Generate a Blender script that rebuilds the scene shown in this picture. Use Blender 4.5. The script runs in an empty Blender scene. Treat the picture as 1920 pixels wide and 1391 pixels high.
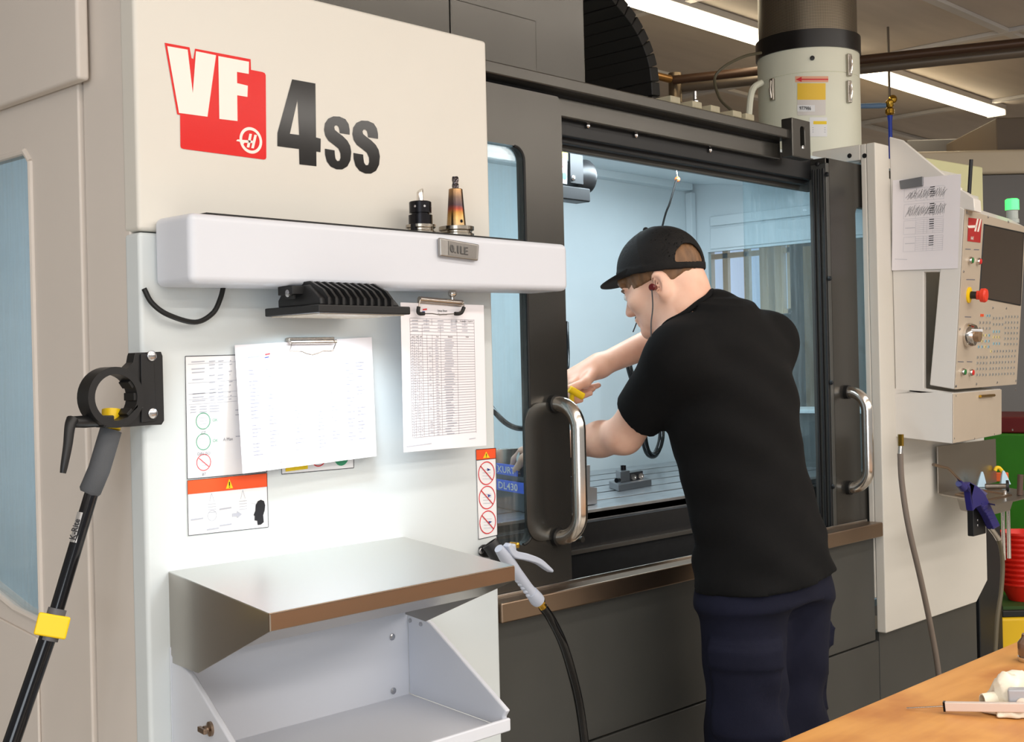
import bpy, bmesh, math, random
import numpy as np
from mathutils import Vector, Matrix
from mathutils.geometry import tessellate_polygon

random.seed(7)
S = bpy.context.scene
COL = S.collection

# ---------------------------------------------------------------- camera
FPX, YAW, ROLL, CAMZ = 2400.0, math.radians(43.4), 0.023, 1.35
FWD = Vector((math.cos(YAW), math.sin(YAW), 0))
RGT0 = Vector((math.sin(YAW), -math.cos(YAW), 0))
UP0 = Vector((0, 0, 1))
cR = RGT0 * math.cos(ROLL) - UP0 * math.sin(ROLL)
cU = UP0 * math.cos(ROLL) + RGT0 * math.sin(ROLL)
CAM = Vector((0, 0, CAMZ))
cd = bpy.data.cameras.new('camera')
cam = bpy.data.objects.new('camera', cd)
COL.objects.link(cam)
cd.sensor_fit = 'HORIZONTAL'
cd.sensor_width = 36.0
cd.lens = FPX / 1920 * 36.0
cd.clip_start = 0.02
cam.matrix_world = Matrix.Translation(CAM) @ Matrix((cR, cU, -FWD)).transposed().to_4x4()
S.camera = cam

# ---------------------------------------------------------------- light
S.view_settings.view_transform = 'Standard'
S.view_settings.look = 'None'
S.view_settings.gamma = 1
S.view_settings.use_curve_mapping = False
S.view_settings.exposure = -0.22
W = bpy.data.worlds.new('world')
S.world = W
W.use_nodes = True
W.node_tree.nodes['Background'].inputs[0].default_value = (0.97, 0.97, 0.96, 1)
W.node_tree.nodes['Background'].inputs[1].default_value = 0.40


def area(name, loc, size, energy, color, rot=(0, 0, 0), spread=None):
    d = bpy.data.lights.new(name, 'AREA')
    d.shape = 'RECTANGLE'
    d.size, d.size_y = size
    d.energy = energy
    d.color = color
    if spread:
        d.spread = spread
    o = bpy.data.objects.new(name, d)
    COL.objects.link(o)
    o.location = loc
    o.rotation_euler = rot
    return o


WARM = (1.0, 0.935, 0.86)
# rows of ceiling fluorescents above and behind the photographer, plus two added fills
area('ceiling_lamp_row_light', (1.0, 0.3, 2.93), (8.0, 0.2), 75, WARM)
area('ceiling_lamp_row_light', (3.0, -1.25, 2.93), (10.0, 0.35), 110, WARM)
area('ceiling_lamp_row_light', (10.5, 6.6, 2.93), (4.0, 0.3), 130, WARM)  # added fill, brightens the far wall seen through the end window
area('ceiling_lamp_row_light', (3.0, -2.6, 2.93), (11.0, 0.5), 290, WARM)
area('ceiling_lamp_row_light', (2.0, -5.4, 2.93), (10.0, 0.5), 230, WARM)
area('ceiling_lamp_row_light', (-2.6, 1.5, 2.93), (0.2, 8.0), 45, WARM)  # added fill, brightens the machine's left flank
# added cool fill from behind the camera, lifting the lower surfaces
area('window_daylight', (-3.6, -2.6, 1.5), (3.0, 1.7), 120, (0.84, 0.92, 1.0), (math.radians(90), 0, math.radians(-50)))
# cool work lights inside the machine enclosure
area('enclosure_lamp_light', (2.6, 2.2, 1.955), (1.8, 0.10), 21, (0.78, 0.92, 1.0), (math.radians(25), 0, 0))
area('enclosure_lamp_light', (3.75, 2.6, 2.01), (0.5, 0.10), 2.5, (0.78, 0.92, 1.0))

# ---------------------------------------------------------------- helpers


def ray(px, py):
    return FWD + cR * ((px - 960) / FPX) - cU * ((py - 695.5) / FPX)


def on(px, py, y=None, x=None, z=None, d=None, plane=None):
    """point seen at that pixel, lying on a real plane of the machine or room"""
    r = ray(px, py)
    if y is not None:
        t = y / r.y
    elif x is not None:
        t = x / r.x
    elif z is not None:
        t = (z - CAMZ) / r.z
    elif plane is not None:
        p0, n = plane
        t = (p0 - CAM).dot(n) / r.dot(n)
    else:
        t = d
    return CAM + r * t


def lin(c):
    c = c / 255.0
    return c / 12.92 if c <= 0.04045 else ((c + 0.055) / 1.055) ** 2.4


def rgb(r, g, b):
    return (lin(r), lin(g), lin(b), 1)


MATS = {}


def mat(name, col, rough=0.5, metal=0.0, var=0.0, vscale=8.0, bump=0.0, bscale=200.0, spec=0.5,
        emit=None, estr=0.0, trans=0.0, alpha=1.0, coat=0.0, stretch=None, rvar=0.0, col2=None, ior=1.45):
    if name in MATS:
        return MATS[name]
    m = bpy.data.materials.new(name)
    m.use_nodes = True
    nt = m.node_tree
    b = nt.nodes['Principled BSDF']
    if len(col) == 3:
        col = rgb(*col)
    b.inputs['Base Color'].default_value = col
    b.inputs['Roughness'].default_value = rough
    b.inputs['Metallic'].default_value = metal
    b.inputs['Specular IOR Level'].default_value = spec
    b.inputs['Coat Weight'].default_value = coat
    b.inputs['Transmission Weight'].default_value = trans
    b.inputs['IOR'].default_value = ior
    if emit:
        b.inputs['Emission Color'].default_value = rgb(*emit)
        b.inputs['Emission Strength'].default_value = estr
    tc = nt.nodes.new('ShaderNodeTexCoord')
    mp = nt.nodes.new('ShaderNodeMapping')
    nt.links.new(tc.outputs['Object'], mp.inputs[0])
    if stretch:
        mp.inputs['Scale'].default_value = stretch
    n = nt.nodes.new('ShaderNodeTexNoise')
    n.inputs['Scale'].default_value = vscale
    n.inputs['Detail'].default_value = 5
    nt.links.new(mp.outputs[0], n.inputs['Vector'])
    if var > 0 or col2:
        mx = nt.nodes.new('ShaderNodeMix')
        mx.data_type = 'RGBA'
        c2 = rgb(*col2) if col2 else tuple(max(0, v * (1 - var)) for v in col[:3]) + (1,)
        mx.inputs[6].default_value = col
        mx.inputs[7].default_value = c2
        rp = nt.nodes.new('ShaderNodeValToRGB')
        rp.color_ramp.elements[0].position = 0.35
        rp.color_ramp.elements[1].position = 0.68
        nt.links.new(n.outputs['Fac'], rp.inputs[0])
        nt.links.new(rp.outputs[0], mx.inputs[0])
        nt.links.new(mx.outputs[2], b.inputs['Base Color'])
    if rvar > 0:
        mr = nt.nodes.new('ShaderNodeMapRange')
        mr.inputs[1].default_value = 0.3
        mr.inputs[2].default_value = 0.7
        mr.inputs[3].default_value = max(0.02, rough - rvar)
        mr.inputs[4].default_value = rough + rvar
        nt.links.new(n.outputs['Fac'], mr.inputs[0])
        nt.links.new(mr.outputs[0], b.inputs['Roughness'])
    if bump > 0:
        n2 = nt.nodes.new('ShaderNodeTexNoise')
        n2.inputs['Scale'].default_value = bscale
        n2.inputs['Detail'].default_value = 3
        nt.links.new(mp.outputs[0], n2.inputs['Vector'])
        bp = nt.nodes.new('ShaderNodeBump')
        bp.inputs['Strength'].default_value = bump
        bp.inputs['Distance'].default_value = 0.001
        nt.links.new(n2.outputs['Fac'], bp.inputs['Height'])
        nt.links.new(bp.outputs[0], b.inputs['Normal'])
    MATS[name] = m
    return m


WLOC = {}


def tag(o, label=None, cat=None, group=None, kind=None):
    if label:
        o['label'] = label
    if cat:
        o['category'] = cat
    if group:
        o['group'] = group
    if kind:
        o['kind'] = kind
    return o


def thing(name, loc, label=None, cat=None, group=None, kind=None):
    o = bpy.data.objects.new(name, None)
    o.empty_display_size = 0.05
    COL.objects.link(o)
    o.location = loc
    WLOC[o] = Vector(loc)
    return tag(o, label, cat, group, kind)


def link(name, me, parent, origin):
    o = bpy.data.objects.new(name, me)
    COL.objects.link(o)
    WLOC[o] = Vector(origin)
    if parent is not None:
        o.parent = parent
        o.location = WLOC[o] - WLOC[parent]
    else:
        o.location = origin
    return o


class G:
    """collects shapes (world coordinates) that make ONE mesh"""

    def __init__(s):
        s.v, s.f = [], []

    def add(s, vs, fs):
        k = len(s.v)
        s.v += [Vector(p) for p in vs]
        s.f += [[i + k for i in f] for f in fs]
        return s

    def box(s, x0, x1, y0, y1, z0, z1):
        vs = [(x, y, z) for z in (z0, z1) for y in (y0, y1) for x in (x0, x1)]
        return s.add(vs, [(0, 2, 3, 1), (4, 5, 7, 6), (0, 1, 5, 4), (2, 6, 7, 3), (0, 4, 6, 2), (1, 3, 7, 5)])

    def obox(s, c, u, v, w):
        """box about a centre with half-axis vectors"""
        c, u, v, w = map(Vector, (c, u, v, w))
        vs = [c + u * i + v * j + w * k for k in (-1, 1) for j in (-1, 1) for i in (-1, 1)]
        return s.add(vs, [(0, 2, 3, 1), (4, 5, 7, 6), (0, 1, 5, 4), (2, 6, 7, 3), (0, 4, 6, 2), (1, 3, 7, 5)])

    def poly(s, outer, off=None, holes=()):
        """flat polygon (3-D points), optionally with holes, extruded by off"""
        loops = [[Vector(p) for p in outer]] + [[Vector(p) for p in h] for h in holes]
        allv = [p for l in loops for p in l]
        nrm = Vector((0, 0, 0))
        l0 = loops[0]
        for i in range(len(l0)):
            nrm += l0[i].cross(l0[(i + 1) % len(l0)])
        nrm.normalize()
        a = nrm.orthogonal().normalized()
        b = nrm.cross(a)
        flat = [[Vector((p.dot(a), p.dot(b), 0)) for p in l] for l in loops]
        if len(loops) == 1 and len(l0) <= 4:
            tris = [tuple(range(len(l0)))]
        else:
            tris = [tuple(t) for t in tessellate_polygon(flat)]
        if off is None:
            return s.add(allv, tris)
        off = Vector(off)
        n = len(allv)
        fs = list(tris) + [tuple(i + n for i in reversed(t)) for t in tris]
        k = 0
        for l in loops:
            m = len(l)
            for i in range(m):
                j = (i + 1) % m
                fs.append((k + i, k + j, k + j + n, k + i + n))
            k += m
        return s.add(allv + [p + off for p in allv], fs)

    def tube(s, pts, r, n=12, caps=True, closed=False, flat=None):
        pts = [Vector(p) for p in pts]
        m = len(pts)
        rs = r if isinstance(r, (list, tuple)) else [r] * m
        T = []
        for i in range(m):
            if closed:
                t = pts[(i + 1) % m] - pts[i - 1]
            else:
                t = pts[min(i + 1, m - 1)] - pts[max(i - 1, 0)]
            T.append(t.normalized())
        nrm = T[0].orthogonal().normalized() if flat is None else (Vector(flat) - T[0] * Vector(flat).dot(T[0])).normalized()
        vs = []
        for i in range(m):
            nrm = (nrm - T[i] * nrm.dot(T[i])).normalized()
            bi = T[i].cross(nrm)
            for k in range(n):
                a = 2 * math.pi * k / n
                vs.append(pts[i] + (nrm * math.cos(a) + bi * math.sin(a)) * rs[i])
        fs = []
        for i in range(m if closed else m - 1):
            j = (i + 1) % m
            for k in range(n):
                l = (k + 1) % n
                fs.append((i * n + k, i * n + l, j * n + l, j * n + k))
        if caps and not closed:
            fs.append(tuple(reversed(range(n))))
            fs.append(tuple((m - 1) * n + k for k in range(n)))
        return s.add(vs, fs)

    def cyl(s, p0, p1, r0, r1=None, n=20):
        return s.tube([p0, p1], [r0, r0 if r1 is None else r1], n)

    def lathe(s, c, axis, prof, n=28):
        """prof: (radius, height along axis)"""
        c, axis = Vector(c), Vector(axis).normalized()
        a = axis.orthogonal().normalized()
        b = axis.cross(a)
        vs, fs = [], []
        for r, h in prof:
            for k in range(n):
                t = 2 * math.pi * k / n
                vs.append(c + axis * h + (a * math.cos(t) + b * math.sin(t)) * max(r, 1e-5))
        m = len(prof)
        for i in range(m - 1):
            for k in range(n):
                l = (k + 1) % n
                fs.append((i * n + k, i * n + l, (i + 1) * n + l, (i + 1) * n + k))
        fs.append(tuple(reversed(range(n))))
        fs.append(tuple((m - 1) * n + k for k in range(n)))
        return s.add(vs, fs)

    def ball(s, c, r, sc=(1, 1, 1), n=16):
        c = Vector(c)
        vs, fs = [], []
        m = n // 2
        for i in range(m + 1):
            ph = math.pi * i / m
            for k in range(n):
                t = 2 * math.pi * k / n
                vs.append(c + Vector((math.sin(ph) * math.cos(t) * sc[0], math.sin(ph) * math.sin(t) * sc[1], math.cos(ph) * sc[2])) * r)
        for i in range(m):
            for k in range(n):
                l = (k + 1) % n
                fs.append((i * n + k, (i + 1) * n + k, (i + 1) * n + l, i * n + l))
        return s.add(vs, fs)

    def build(s, name, m, parent=None, bevel=0.0, segs=2, smooth=True, angle=35, label=None, weld=True, **tags):
        lo = Vector([min(p[i] for p in s.v) for i in range(3)])
        hi = Vector([max(p[i] for p in s.v) for i in range(3)])
        c = (lo + hi) / 2
        me = bpy.data.meshes.new(name)
        me.from_pydata([p - c for p in s.v], [], s.f)
        bm = bmesh.new()
        bm.from_mesh(me)
        if weld:
            bmesh.ops.remove_doubles(bm, verts=bm.verts, dist=1e-6)
        bmesh.ops.recalc_face_normals(bm, faces=bm.faces)
        bm.to_mesh(me)
        bm.free()
        if smooth:
            me.polygons.foreach_set('use_smooth', [True] * len(me.polygons))
            me.set_sharp_from_angle(angle=math.radians(angle))
        me.materials.append(m)
        o = link(name, me, parent, c)
        if name.endswith('_print') or name in ('table_grid',):
            o['kind'] = 'stuff'
        if bevel:
            b = o.modifiers.new('bevel', 'BEVEL')
            b.width = bevel
            b.segments = segs
            b.limit_method = 'ANGLE'
            b.angle_limit = math.radians(40)
            b.harden_normals = True
        tag(o, label, **tags)
        return o


def arc(c, u, v, r, a0, a1, n=8):
    c, u, v = Vector(c), Vector(u), Vector(v)
    return [c + (u * math.cos(math.radians(a0 + (a1 - a0) * i / n)) + v * math.sin(math.radians(a0 + (a1 - a0) * i / n))) * r for i in range(n + 1)]


def bez(pts, n=10):
    """smooth curve through points (Catmull-Rom)"""
    P = [Vector(p) for p in pts]
    P = [P[0] * 2 - P[1]] + P + [P[-1] * 2 - P[-2]]
    out = []
    for i in range(1, len(P) - 2):
        for k in range(n):
            t = k / n
            a, b, c, d = P[i - 1], P[i], P[i + 1], P[i + 2]
            out.append(0.5 * (2 * b + (c - a) * t + (2 * a - 5 * b + 4 * c - d) * t * t + (3 * b - a - 3 * c + d) * t ** 3))
    out.append(P[-2])
    return out


def rrect(c, u, v, hw, hh, r, n=5):
    """rounded rectangle loop"""
    c, u, v = Vector(c), Vector(u), Vector(v)
    out = []
    for sx, sy, a in ((1, 1, 0), (-1, 1, 90), (-1, -1, 180), (1, -1, 270)):
        out += arc(c + u * (sx * (hw - r)) + v * (sy * (hh - r)), u, v, r, a, a + 90, n)
    return out


def text(name, s, org, u, v, h, m, parent, align='LEFT', bold=0.0, shear=0.0, squeeze=1.0, depth=0.0004, **tags):
    """flat lettering: org = baseline point, u along, v up, h = letter height"""
    cu = bpy.data.curves.new(name, 'FONT')
    cu.body = s
    cu.size = 1.0
    cu.align_x = align
    cu.offset = bold
    cu.shear = shear
    cu.resolution_u = 2
    tmp = bpy.data.objects.new(name, cu)
    COL.objects.link(tmp)
    bpy.context.view_layer.update()
    dg = bpy.context.evaluated_depsgraph_get()
    me = bpy.data.meshes.new_from_object(tmp.evaluated_get(dg))
    bpy.data.objects.remove(tmp)
    u, v = Vector(u).normalized(), Vector(v).normalized()
    n = u.cross(v)
    k = h / 0.7
    g = G()
    g.v = [Vector(org) + u * (p.co.x * k * squeeze) + v * (p.co.y * k) + n * depth for p in me.vertices]
    g.f = [list(p.vertices) for p in me.polygons]
    if not g.v:
        return None
    bpy.data.meshes.remove(me)
    return g.build(name, m, parent, smooth=False, **tags)
# ---------------------------------------------------------------- materials
M_cool = mat('cool_white_enamel', (212, 215, 223), 0.42, var=0.02, vscale=3)
M_white = mat('white_enamel', (216, 212, 203), 0.42, var=0.03, vscale=3, bump=0.015, bscale=350)
M_side = mat('side_enamel', (214, 205, 196), 0.5, var=0.03, vscale=3, bump=0.015, bscale=350)
M_inner = mat('inner_white_paint', (214, 224, 228), 0.45, var=0.06, vscale=2.5)
M_dark = mat('charcoal_enamel', (82, 80, 76), 0.25, metal=0.7, var=0.12, vscale=5)
M_dark2 = mat('charcoal_paint_low', (78, 78, 75), 0.38, metal=0.3, var=0.1, vscale=4, bump=0.03, bscale=500)
M_black = mat('black_paint', (24, 25, 27), 0.45, var=0.2, vscale=6)
M_blackpl = mat('black_plastic', (27, 27, 28), 0.42, bump=0.03, bscale=600)
M_rubber = mat('black_rubber', (20, 20, 20), 0.55)
M_steel = mat('brushed_stainless', (176, 170, 162), 0.3, metal=1.0)
M_steelw = mat('warm_stainless', (158, 136, 116), 0.34, metal=1.0, var=0.03, vscale=3)
M_chrome = mat('polished_steel', (215, 210, 204), 0.14, metal=1.0)
M_handle = mat('satin_steel_tube', (226, 220, 212), 0.2, metal=1.0)
M_screw = mat('zinc_screw', (190, 190, 192), 0.25, metal=1.0)
M_brass = mat('brass', (190, 150, 60), 0.25, metal=1.0)
M_yellow = mat('yellow_plastic', (240, 200, 20), 0.4)
M_paper = mat('white_paper', (236, 232, 236), 0.8)
M_ink = mat('grey_print_ink', (105, 105, 115), 0.8)
M_inkf = mat('faint_print_ink', (178, 180, 190), 0.8)
M_inkd = mat('black_print_ink', (25, 25, 30), 0.7)
M_red = mat('red_vinyl', (216, 20, 15), 0.2, spec=0.25)
M_blk_vinyl = mat('black_vinyl', (14, 12, 12), 0.13, spec=0.35, bump=0.004, bscale=60)
M_cream_vinyl = mat('cream_vinyl', (240, 230, 222), 0.4)
M_orange = mat('orange_label_print', (236, 84, 36), 0.5)
M_ylabel = mat('yellow_label_print', (240, 205, 30), 0.5)
M_redpr = mat('red_label_print', (214, 50, 56), 0.5)
M_greenpr = mat('green_label_print', (60, 150, 110), 0.5)
M_label = mat('white_label', (232, 232, 234), 0.5)

# glass: clear sheet with a faint grey-green tint


def glass_mat(name, col, tint=0.85, rough=0.02, streak=0.0):
    m = bpy.data.materials.new(name)
    m.use_nodes = True
    nt = m.node_tree
    nt.nodes.remove(nt.nodes['Principled BSDF'])
    out = nt.nodes['Material Output']
    tr = nt.nodes.new('ShaderNodeBsdfTransparent')
    tr.inputs[0].default_value = tuple(c * tint for c in col) + (1,)
    gl = nt.nodes.new('ShaderNodeBsdfGlossy')
    gl.inputs['Roughness'].default_value = rough
    lw = nt.nodes.new('ShaderNodeLayerWeight')
    lw.inputs[0].default_value = 0.5
    pw = nt.nodes.new('ShaderNodeMath')
    pw.operation = 'POWER'
    pw.inputs[1].default_value = 4.0
    nt.links.new(lw.outputs['Facing'], pw.inputs[0])
    fr = nt.nodes.new('ShaderNodeMath')
    fr.operation = 'MULTIPLY_ADD'
    fr.inputs[1].default_value = 0.6
    fr.inputs[2].default_value = 0.035
    nt.links.new(pw.outputs[0], fr.inputs[0])
    mx = nt.nodes.new('ShaderNodeMixShader')
    nt.links.new(fr.outputs[0], mx.inputs[0])
    nt.links.new(tr.outputs[0], mx.inputs[1])
    nt.links.new(gl.outputs[0], mx.inputs[2])
    last = mx
    if streak > 0:
        df = nt.nodes.new('ShaderNodeBsdfDiffuse')
        df.inputs[0].default_value = (0.72, 0.78, 0.8, 1)
        tc = nt.nodes.new('ShaderNodeTexCoord')
        mp = nt.nodes.new('ShaderNodeMapping')
        mp.inputs['Scale'].default_value = (60, 60, 2.5)
        ns = nt.nodes.new('ShaderNodeTexNoise')
        ns.inputs['Scale'].default_value = 2.0
        ns.inputs['Detail'].default_value = 6
        mr = nt.nodes.new('ShaderNodeMapRange')
        mr.inputs[1].default_value = 0.42
        mr.inputs[2].default_value = 0.75
        mr.inputs[3].default_value = streak * 0.2
        mr.inputs[4].default_value = streak
        nt.links.new(tc.outputs['Object'], mp.inputs[0])
        nt.links.new(mp.outputs[0], ns.inputs['Vector'])
        nt.links.new(ns.outputs['Fac'], mr.inputs[0])
        m2 = nt.nodes.new('ShaderNodeMixShader')
        nt.links.new(mr.outputs[0], m2.inputs[0])
        nt.links.new(mx.outputs[0], m2.inputs[1])
        nt.links.new(df.outputs[0], m2.inputs[2])
        last = m2
    nt.links.new(last.outputs[0], out.inputs[0])
    return m


M_glass = glass_mat('door_glass', (0.86, 0.93, 0.95), 0.96, streak=0.07)
M_glass2 = glass_mat('side_glass', (0.90, 0.94, 0.96), 0.97, 0.05, streak=0.12)

# ---------------------------------------------------------------- room
RX0, RX1, RY0, RY1, RZ = -4.0, 13.0, -6.5, 9.0, 3.0
M_floor = mat('shop_floor_concrete', (176, 170, 160), 0.5, var=0.2, vscale=4, bump=0.2, bscale=60)
M_ceil = mat('ceiling_board', (206, 194, 182), 0.8, var=0.08, vscale=2.0, stretch=(1, 6, 1))
M_trim = mat('ceiling_batten_paint', (205, 200, 196), 0.6)
M_wall = mat('wall_plaster', (205, 196, 182), 0.8, var=0.08, vscale=2)
G().box(RX0, RX1, RY0, RY1, -0.1, 0).build('floor', M_floor, kind='structure')
ceil = G().box(RX0, RX1, RY0, RY1, RZ, RZ + 0.1).build('ceiling', M_ceil, kind='structure')
for xb in (4.7, 6.35, 8.0, 9.65, 11.3):
    G().box(xb, xb + 0.05, 1.5, RY1, RZ - 0.022, RZ).build('batten', M_trim, ceil, bevel=0.004)
for yb in (2.55, 4.25, 5.9, 7.5):
    G().box(3.6, RX1, yb, yb + 0.05, RZ - 0.02, RZ).build('batten', M_trim, ceil, bevel=0.004)
G().box(RX0, RX1, RY1, RY1 + 0.1, 0, RZ).build('wall_back', M_wall, kind='structure')
# right-hand wall with two sash windows, glimpsed through the side window of the enclosure
XW = RX1
wy = lambda px: on(px, 540, x=RX1).y
wins = [(wy(1536), wy(1455)), (wy(1441), wy(1322))]
wz0, wz1 = 1.2, 2.92
g = G()
ys = [RY0] + [v for w in wins for v in w] + [RY1]
for i in range(0, len(ys), 2):
    g.box(XW, XW + 0.15, ys[i], ys[i + 1], 0, RZ)
for a, b in wins:
    g.box(XW, XW + 0.15, a, b, 0, wz0)
    g.box(XW, XW + 0.15, a, b, wz1, RZ)
g.build('wall_right', M_wall, kind='structure')
M_sash = mat('cream_sash_paint', (222, 208, 186), 0.5)
M_sky = mat('daylight_pane', (190, 205, 230), 0.5, emit=(188, 200, 228), estr=1.0, var=0.0)
for i, (a, b) in enumerate(wins):
    w = thing('window_%d' % (i + 1), (XW + 0.05, (a + b) / 2, wz0), kind='structure')
    g = G()
    g.box(XW - 0.03, XW + 0.10, a, a + 0.10, wz0, wz1).box(XW - 0.03, XW + 0.10, b - 0.10, b, wz0, wz1)
    g.box(XW - 0.03, XW + 0.10, a, b, wz1 - 0.06, wz1).box(XW - 0.03, XW + 0.10, a, b, wz0, wz0 + 0.06)
    g.build('window_frame', M_sash, w, bevel=0.005)
    n = 3
    for k in range(1, n):
        yk = a + (b - a) * k / n
        G().box(XW, XW + 0.06, yk - 0.035, yk + 0.035, wz0 + 0.06, wz1 - 0.06).build('mullion', M_sash, w)
    for zz in (1.97, 2.68):
        G().box(XW, XW + 0.07, a + 0.06, b - 0.06, zz - 0.03, zz + 0.03).build('glazing_bar', M_sash, w)
    for k in range(n):
        for z0, z1 in ((wz0 + .06, 1.94), (2.0, 2.65), (2.71, wz1 - .06)):
            G().box(XW + 0.075, XW + 0.08, a + .05 + (b - a - .1) * k / n, a + .05 + (b - a - .1) * (k + 1) / n, z0, z1).build('pane', M_sky, w)

# ---------------------------------------------------------------- milling machine
YF = 1.80
X0 = on(264, 600, y=YF).x
XR = on(930, 860, y=YF).x
XE = on(1850, 1000, y=YF).x
YB = 3.0
ZT = on(908, 76, y=YF).z
mill = thing('milling_machine', (2.6, 2.4, 0), 'white and charcoal enclosed milling machine with open sliding doors beside the worker', 'machine')

# front face, one plate with rounded vertical edges
g = G()
zsp = on(500, 450, y=YF).z
g.box(X0, XR, YF, YF + 0.045, zsp + .001, ZT)
front = g.build('front_panel', M_white, mill, bevel=0.007, segs=4)
M_lowp = mat('bluish_white_enamel', (210, 216, 217), 0.42, var=0.02, vscale=3)  # flood lamp's cool light put into the panel colour below the tray
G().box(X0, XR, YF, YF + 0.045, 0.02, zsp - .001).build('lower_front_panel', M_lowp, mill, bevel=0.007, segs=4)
# left flank: a front strip, then a raised rear plate with the side window
g = G().box(X0 + 0.002, X0 + 0.03, YF + 0.03, on(160, 500, x=X0).y, 0.02, 2.4)
flank = g.build('side_panel', M_side, mill, bevel=0.004, label='beige flank panel')
XS = X0 - 0.004
ya = on(152, 460, x=XS).y
yz = 4.2
wt = on(57, 281, x=XS)
wb = on(79, 1166, x=XS)
wl = on(3, 1128, x=XS)
ch = Vector((XS, wb.y + 0.32, wl.z + (wl.z - wb.z) * 0.5))
slope = (wl.z - wb.z) / (wl.y - wb.y)
farY = wb.y + 0.55
win_loop = [Vector((XS, wt.y + 0.0, wt.z - 0.02)), Vector((XS, wt.y + 0.02, wt.z)), Vector((XS, farY, wt.z)),
            Vector((XS, farY, wb.z + slope * 0.10 + 0.12)), Vector((XS, wb.y + 0.10, wb.z + slope * 0.10)), Vector((XS, wb.y, wb.z))]
outer = [Vector((XS, ya, 0.02)), Vector((XS, ya, 2.4)), Vector((XS, yz, 2.4)), Vector((XS, yz, 0.02))]
rear = G().poly(outer, (0.034, 0, 0), [win_loop]).build('rear_side_panel', M_side, mill, bevel=0.004)
G().poly([p + Vector((0.012, 0, 0)) for p in win_loop], (0.006, 0, 0)).build('side_window', M_glass2, mill)
# frame bead round the window, and the cover plate above it
g = G()
for i in range(len(win_loop)):
    a, b = win_loop[i], win_loop[(i + 1) % len(win_loop)]
    g.tube([a, b], 0.006, 8)
g.build('window_bead', M_side, mill)
c0 = on(148, 148, x=XS - 0.02)
G().box(XS - 0.022, XS, c0.y, yz, c0.z, 2.42).build('upper_side_cover', M_side, mill, bevel=0.006)
pl = on(74, 1195, x=XS)
G().poly([Vector((XS - 0.006, pl.y, 0.02)), Vector((XS - 0.006, pl.y, pl.z)), Vector((XS - 0.006, pl.y + 0.3, pl.z + slope * 0.3)),
          Vector((XS - 0.006, yz, pl.z + slope * 0.3)), Vector((XS - 0.006, yz, 0.02))], (0.006, 0, 0)).build('lower_side_cover', M_side, mill, bevel=0.003)

# interior shell of the enclosure
XI0, XI1 = X0 + 0.06, on(1297, 500, y=YB).x
ZI0, ZI1 = 0.62, 2.085
YI = 1.93
g = G()
g.box(XI0, XI1, YB, YB + 0.02, ZI0, ZI1)
inner_back = g.build('enclosure_back_wall', M_inner, mill)
G().box(XI0, XI1 + 0.02, YI - 0.02, YB + 0.02, ZI0 - 0.02, ZI0).build('enclosure_floor', M_inner, mill)
ZIF = 1.952
G().poly([(XI0, YI + 0.035, ZIF), (XI1 + 0.02, YI + 0.035, ZIF), (XI1 + 0.02, YB + 0.02, ZI1), (XI0, YB + 0.02, ZI1)], (0, 0, 0.02)).build('enclosure_ceiling', M_inner, mill)
# right wall of the enclosure with its window
rw_a, rw_b = on(1328, 500, x=XI1).y, 2.12
rz0, rz1 = 1.19, on(1430, 463, x=XI1).z
g = G()
g.box(XI1, XI1 + 0.02, rw_a, YB, ZI0, ZIF).box(XI1, XI1 + 0.02, YI, rw_b, ZI0, ZIF)
g.box(XI1, XI1 + 0.02, rw_b, rw_a, ZI0, rz0).box(XI1, XI1 + 0.02, rw_b, rw_a, rz1, ZIF)
g.poly([(XI1, YI, ZIF), (XI1, YB, ZIF), (XI1, YB, ZI1), (XI1, YI + .03, ZIF)], (.02, 0, 0))
g.build('enclosure_end_wall', M_inner, mill)
G().box(XI1 + 0.005, XI1 + 0.011, rw_b, rw_a, rz0, rz1).build('end_window', M_glass, mill)
zs = on(1430, 411, x=XI1 - 0.012).z
G().box(XI1 - 0.012, XI1, 2.0, 2.90, zs - 0.004, ZIF - 0.01).build('end_wall_panel', M_inner, mill, bevel=0.003)
G().box(XI1 - 0.006, XI1, 2.0, 2.905, rz1 + 0.01, zs - 0.012).build('end_wall_panel', M_inner, mill, bevel=0.003)
G().box(XI0, XI1 - 0.05, YB - 0.05, YB, ZI1 - 0.035, ZI1).build('ceiling_flange', M_inner, mill, bevel=0.003)
G().box(XI1 - 0.035, XI1 - 0.005, YB - 0.03, YB, ZI0, ZI1 - 0.04).build('corner_strip', M_inner, mill, bevel=0.003)
# outer skin behind, top and right end
G().box(X0 + 0.03, XE, YB + 0.1, YB + 1.2, 0.02, 1.95).build('rear_cabinet', M_side, mill, bevel=0.006)

# lower dark skirt in panels, and the sill
YL = YF + 0.028
ZS = on(938, 1131, y=YF).z
zse = on(938, 1170, y=YF).z
zseam = on(1280, 1329, y=YL).z
xs_r = on(1656, 1080, y=YF).x
xs_m = on(1650, 1280, y=YL).x
G().box(XR - 0.05, xs_r, YL, YL + 0.03, zseam + 0.002, zse + 0.01).build('skirt_panel', M_dark2, mill, bevel=0.003)
G().box(XR - 0.05, xs_m, YL, YL + 0.03, 0.05, zseam - 0.002).build('skirt_panel', M_dark2, mill, bevel=0.003)
wlow = on(1655, 1190, y=YF)
G().box(xs_m + 0.004, XE - 0.03, YL, YL + 0.03, 0.05, wlow.z - 0.001).build('skirt_panel', M_dark2, mill, bevel=0.003)
G().box(XR + 0.004, xs_r, YF - 0.004, YF + 0.046, zse, ZS).build('sill', M_steelw, mill, bevel=0.004)
G().box(XR + 0.01, xs_r, YF + 0.046, YF + 0.051, zse, ZS + 0.006).build('sill_lip', M_steel, mill, bevel=0.002)
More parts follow.
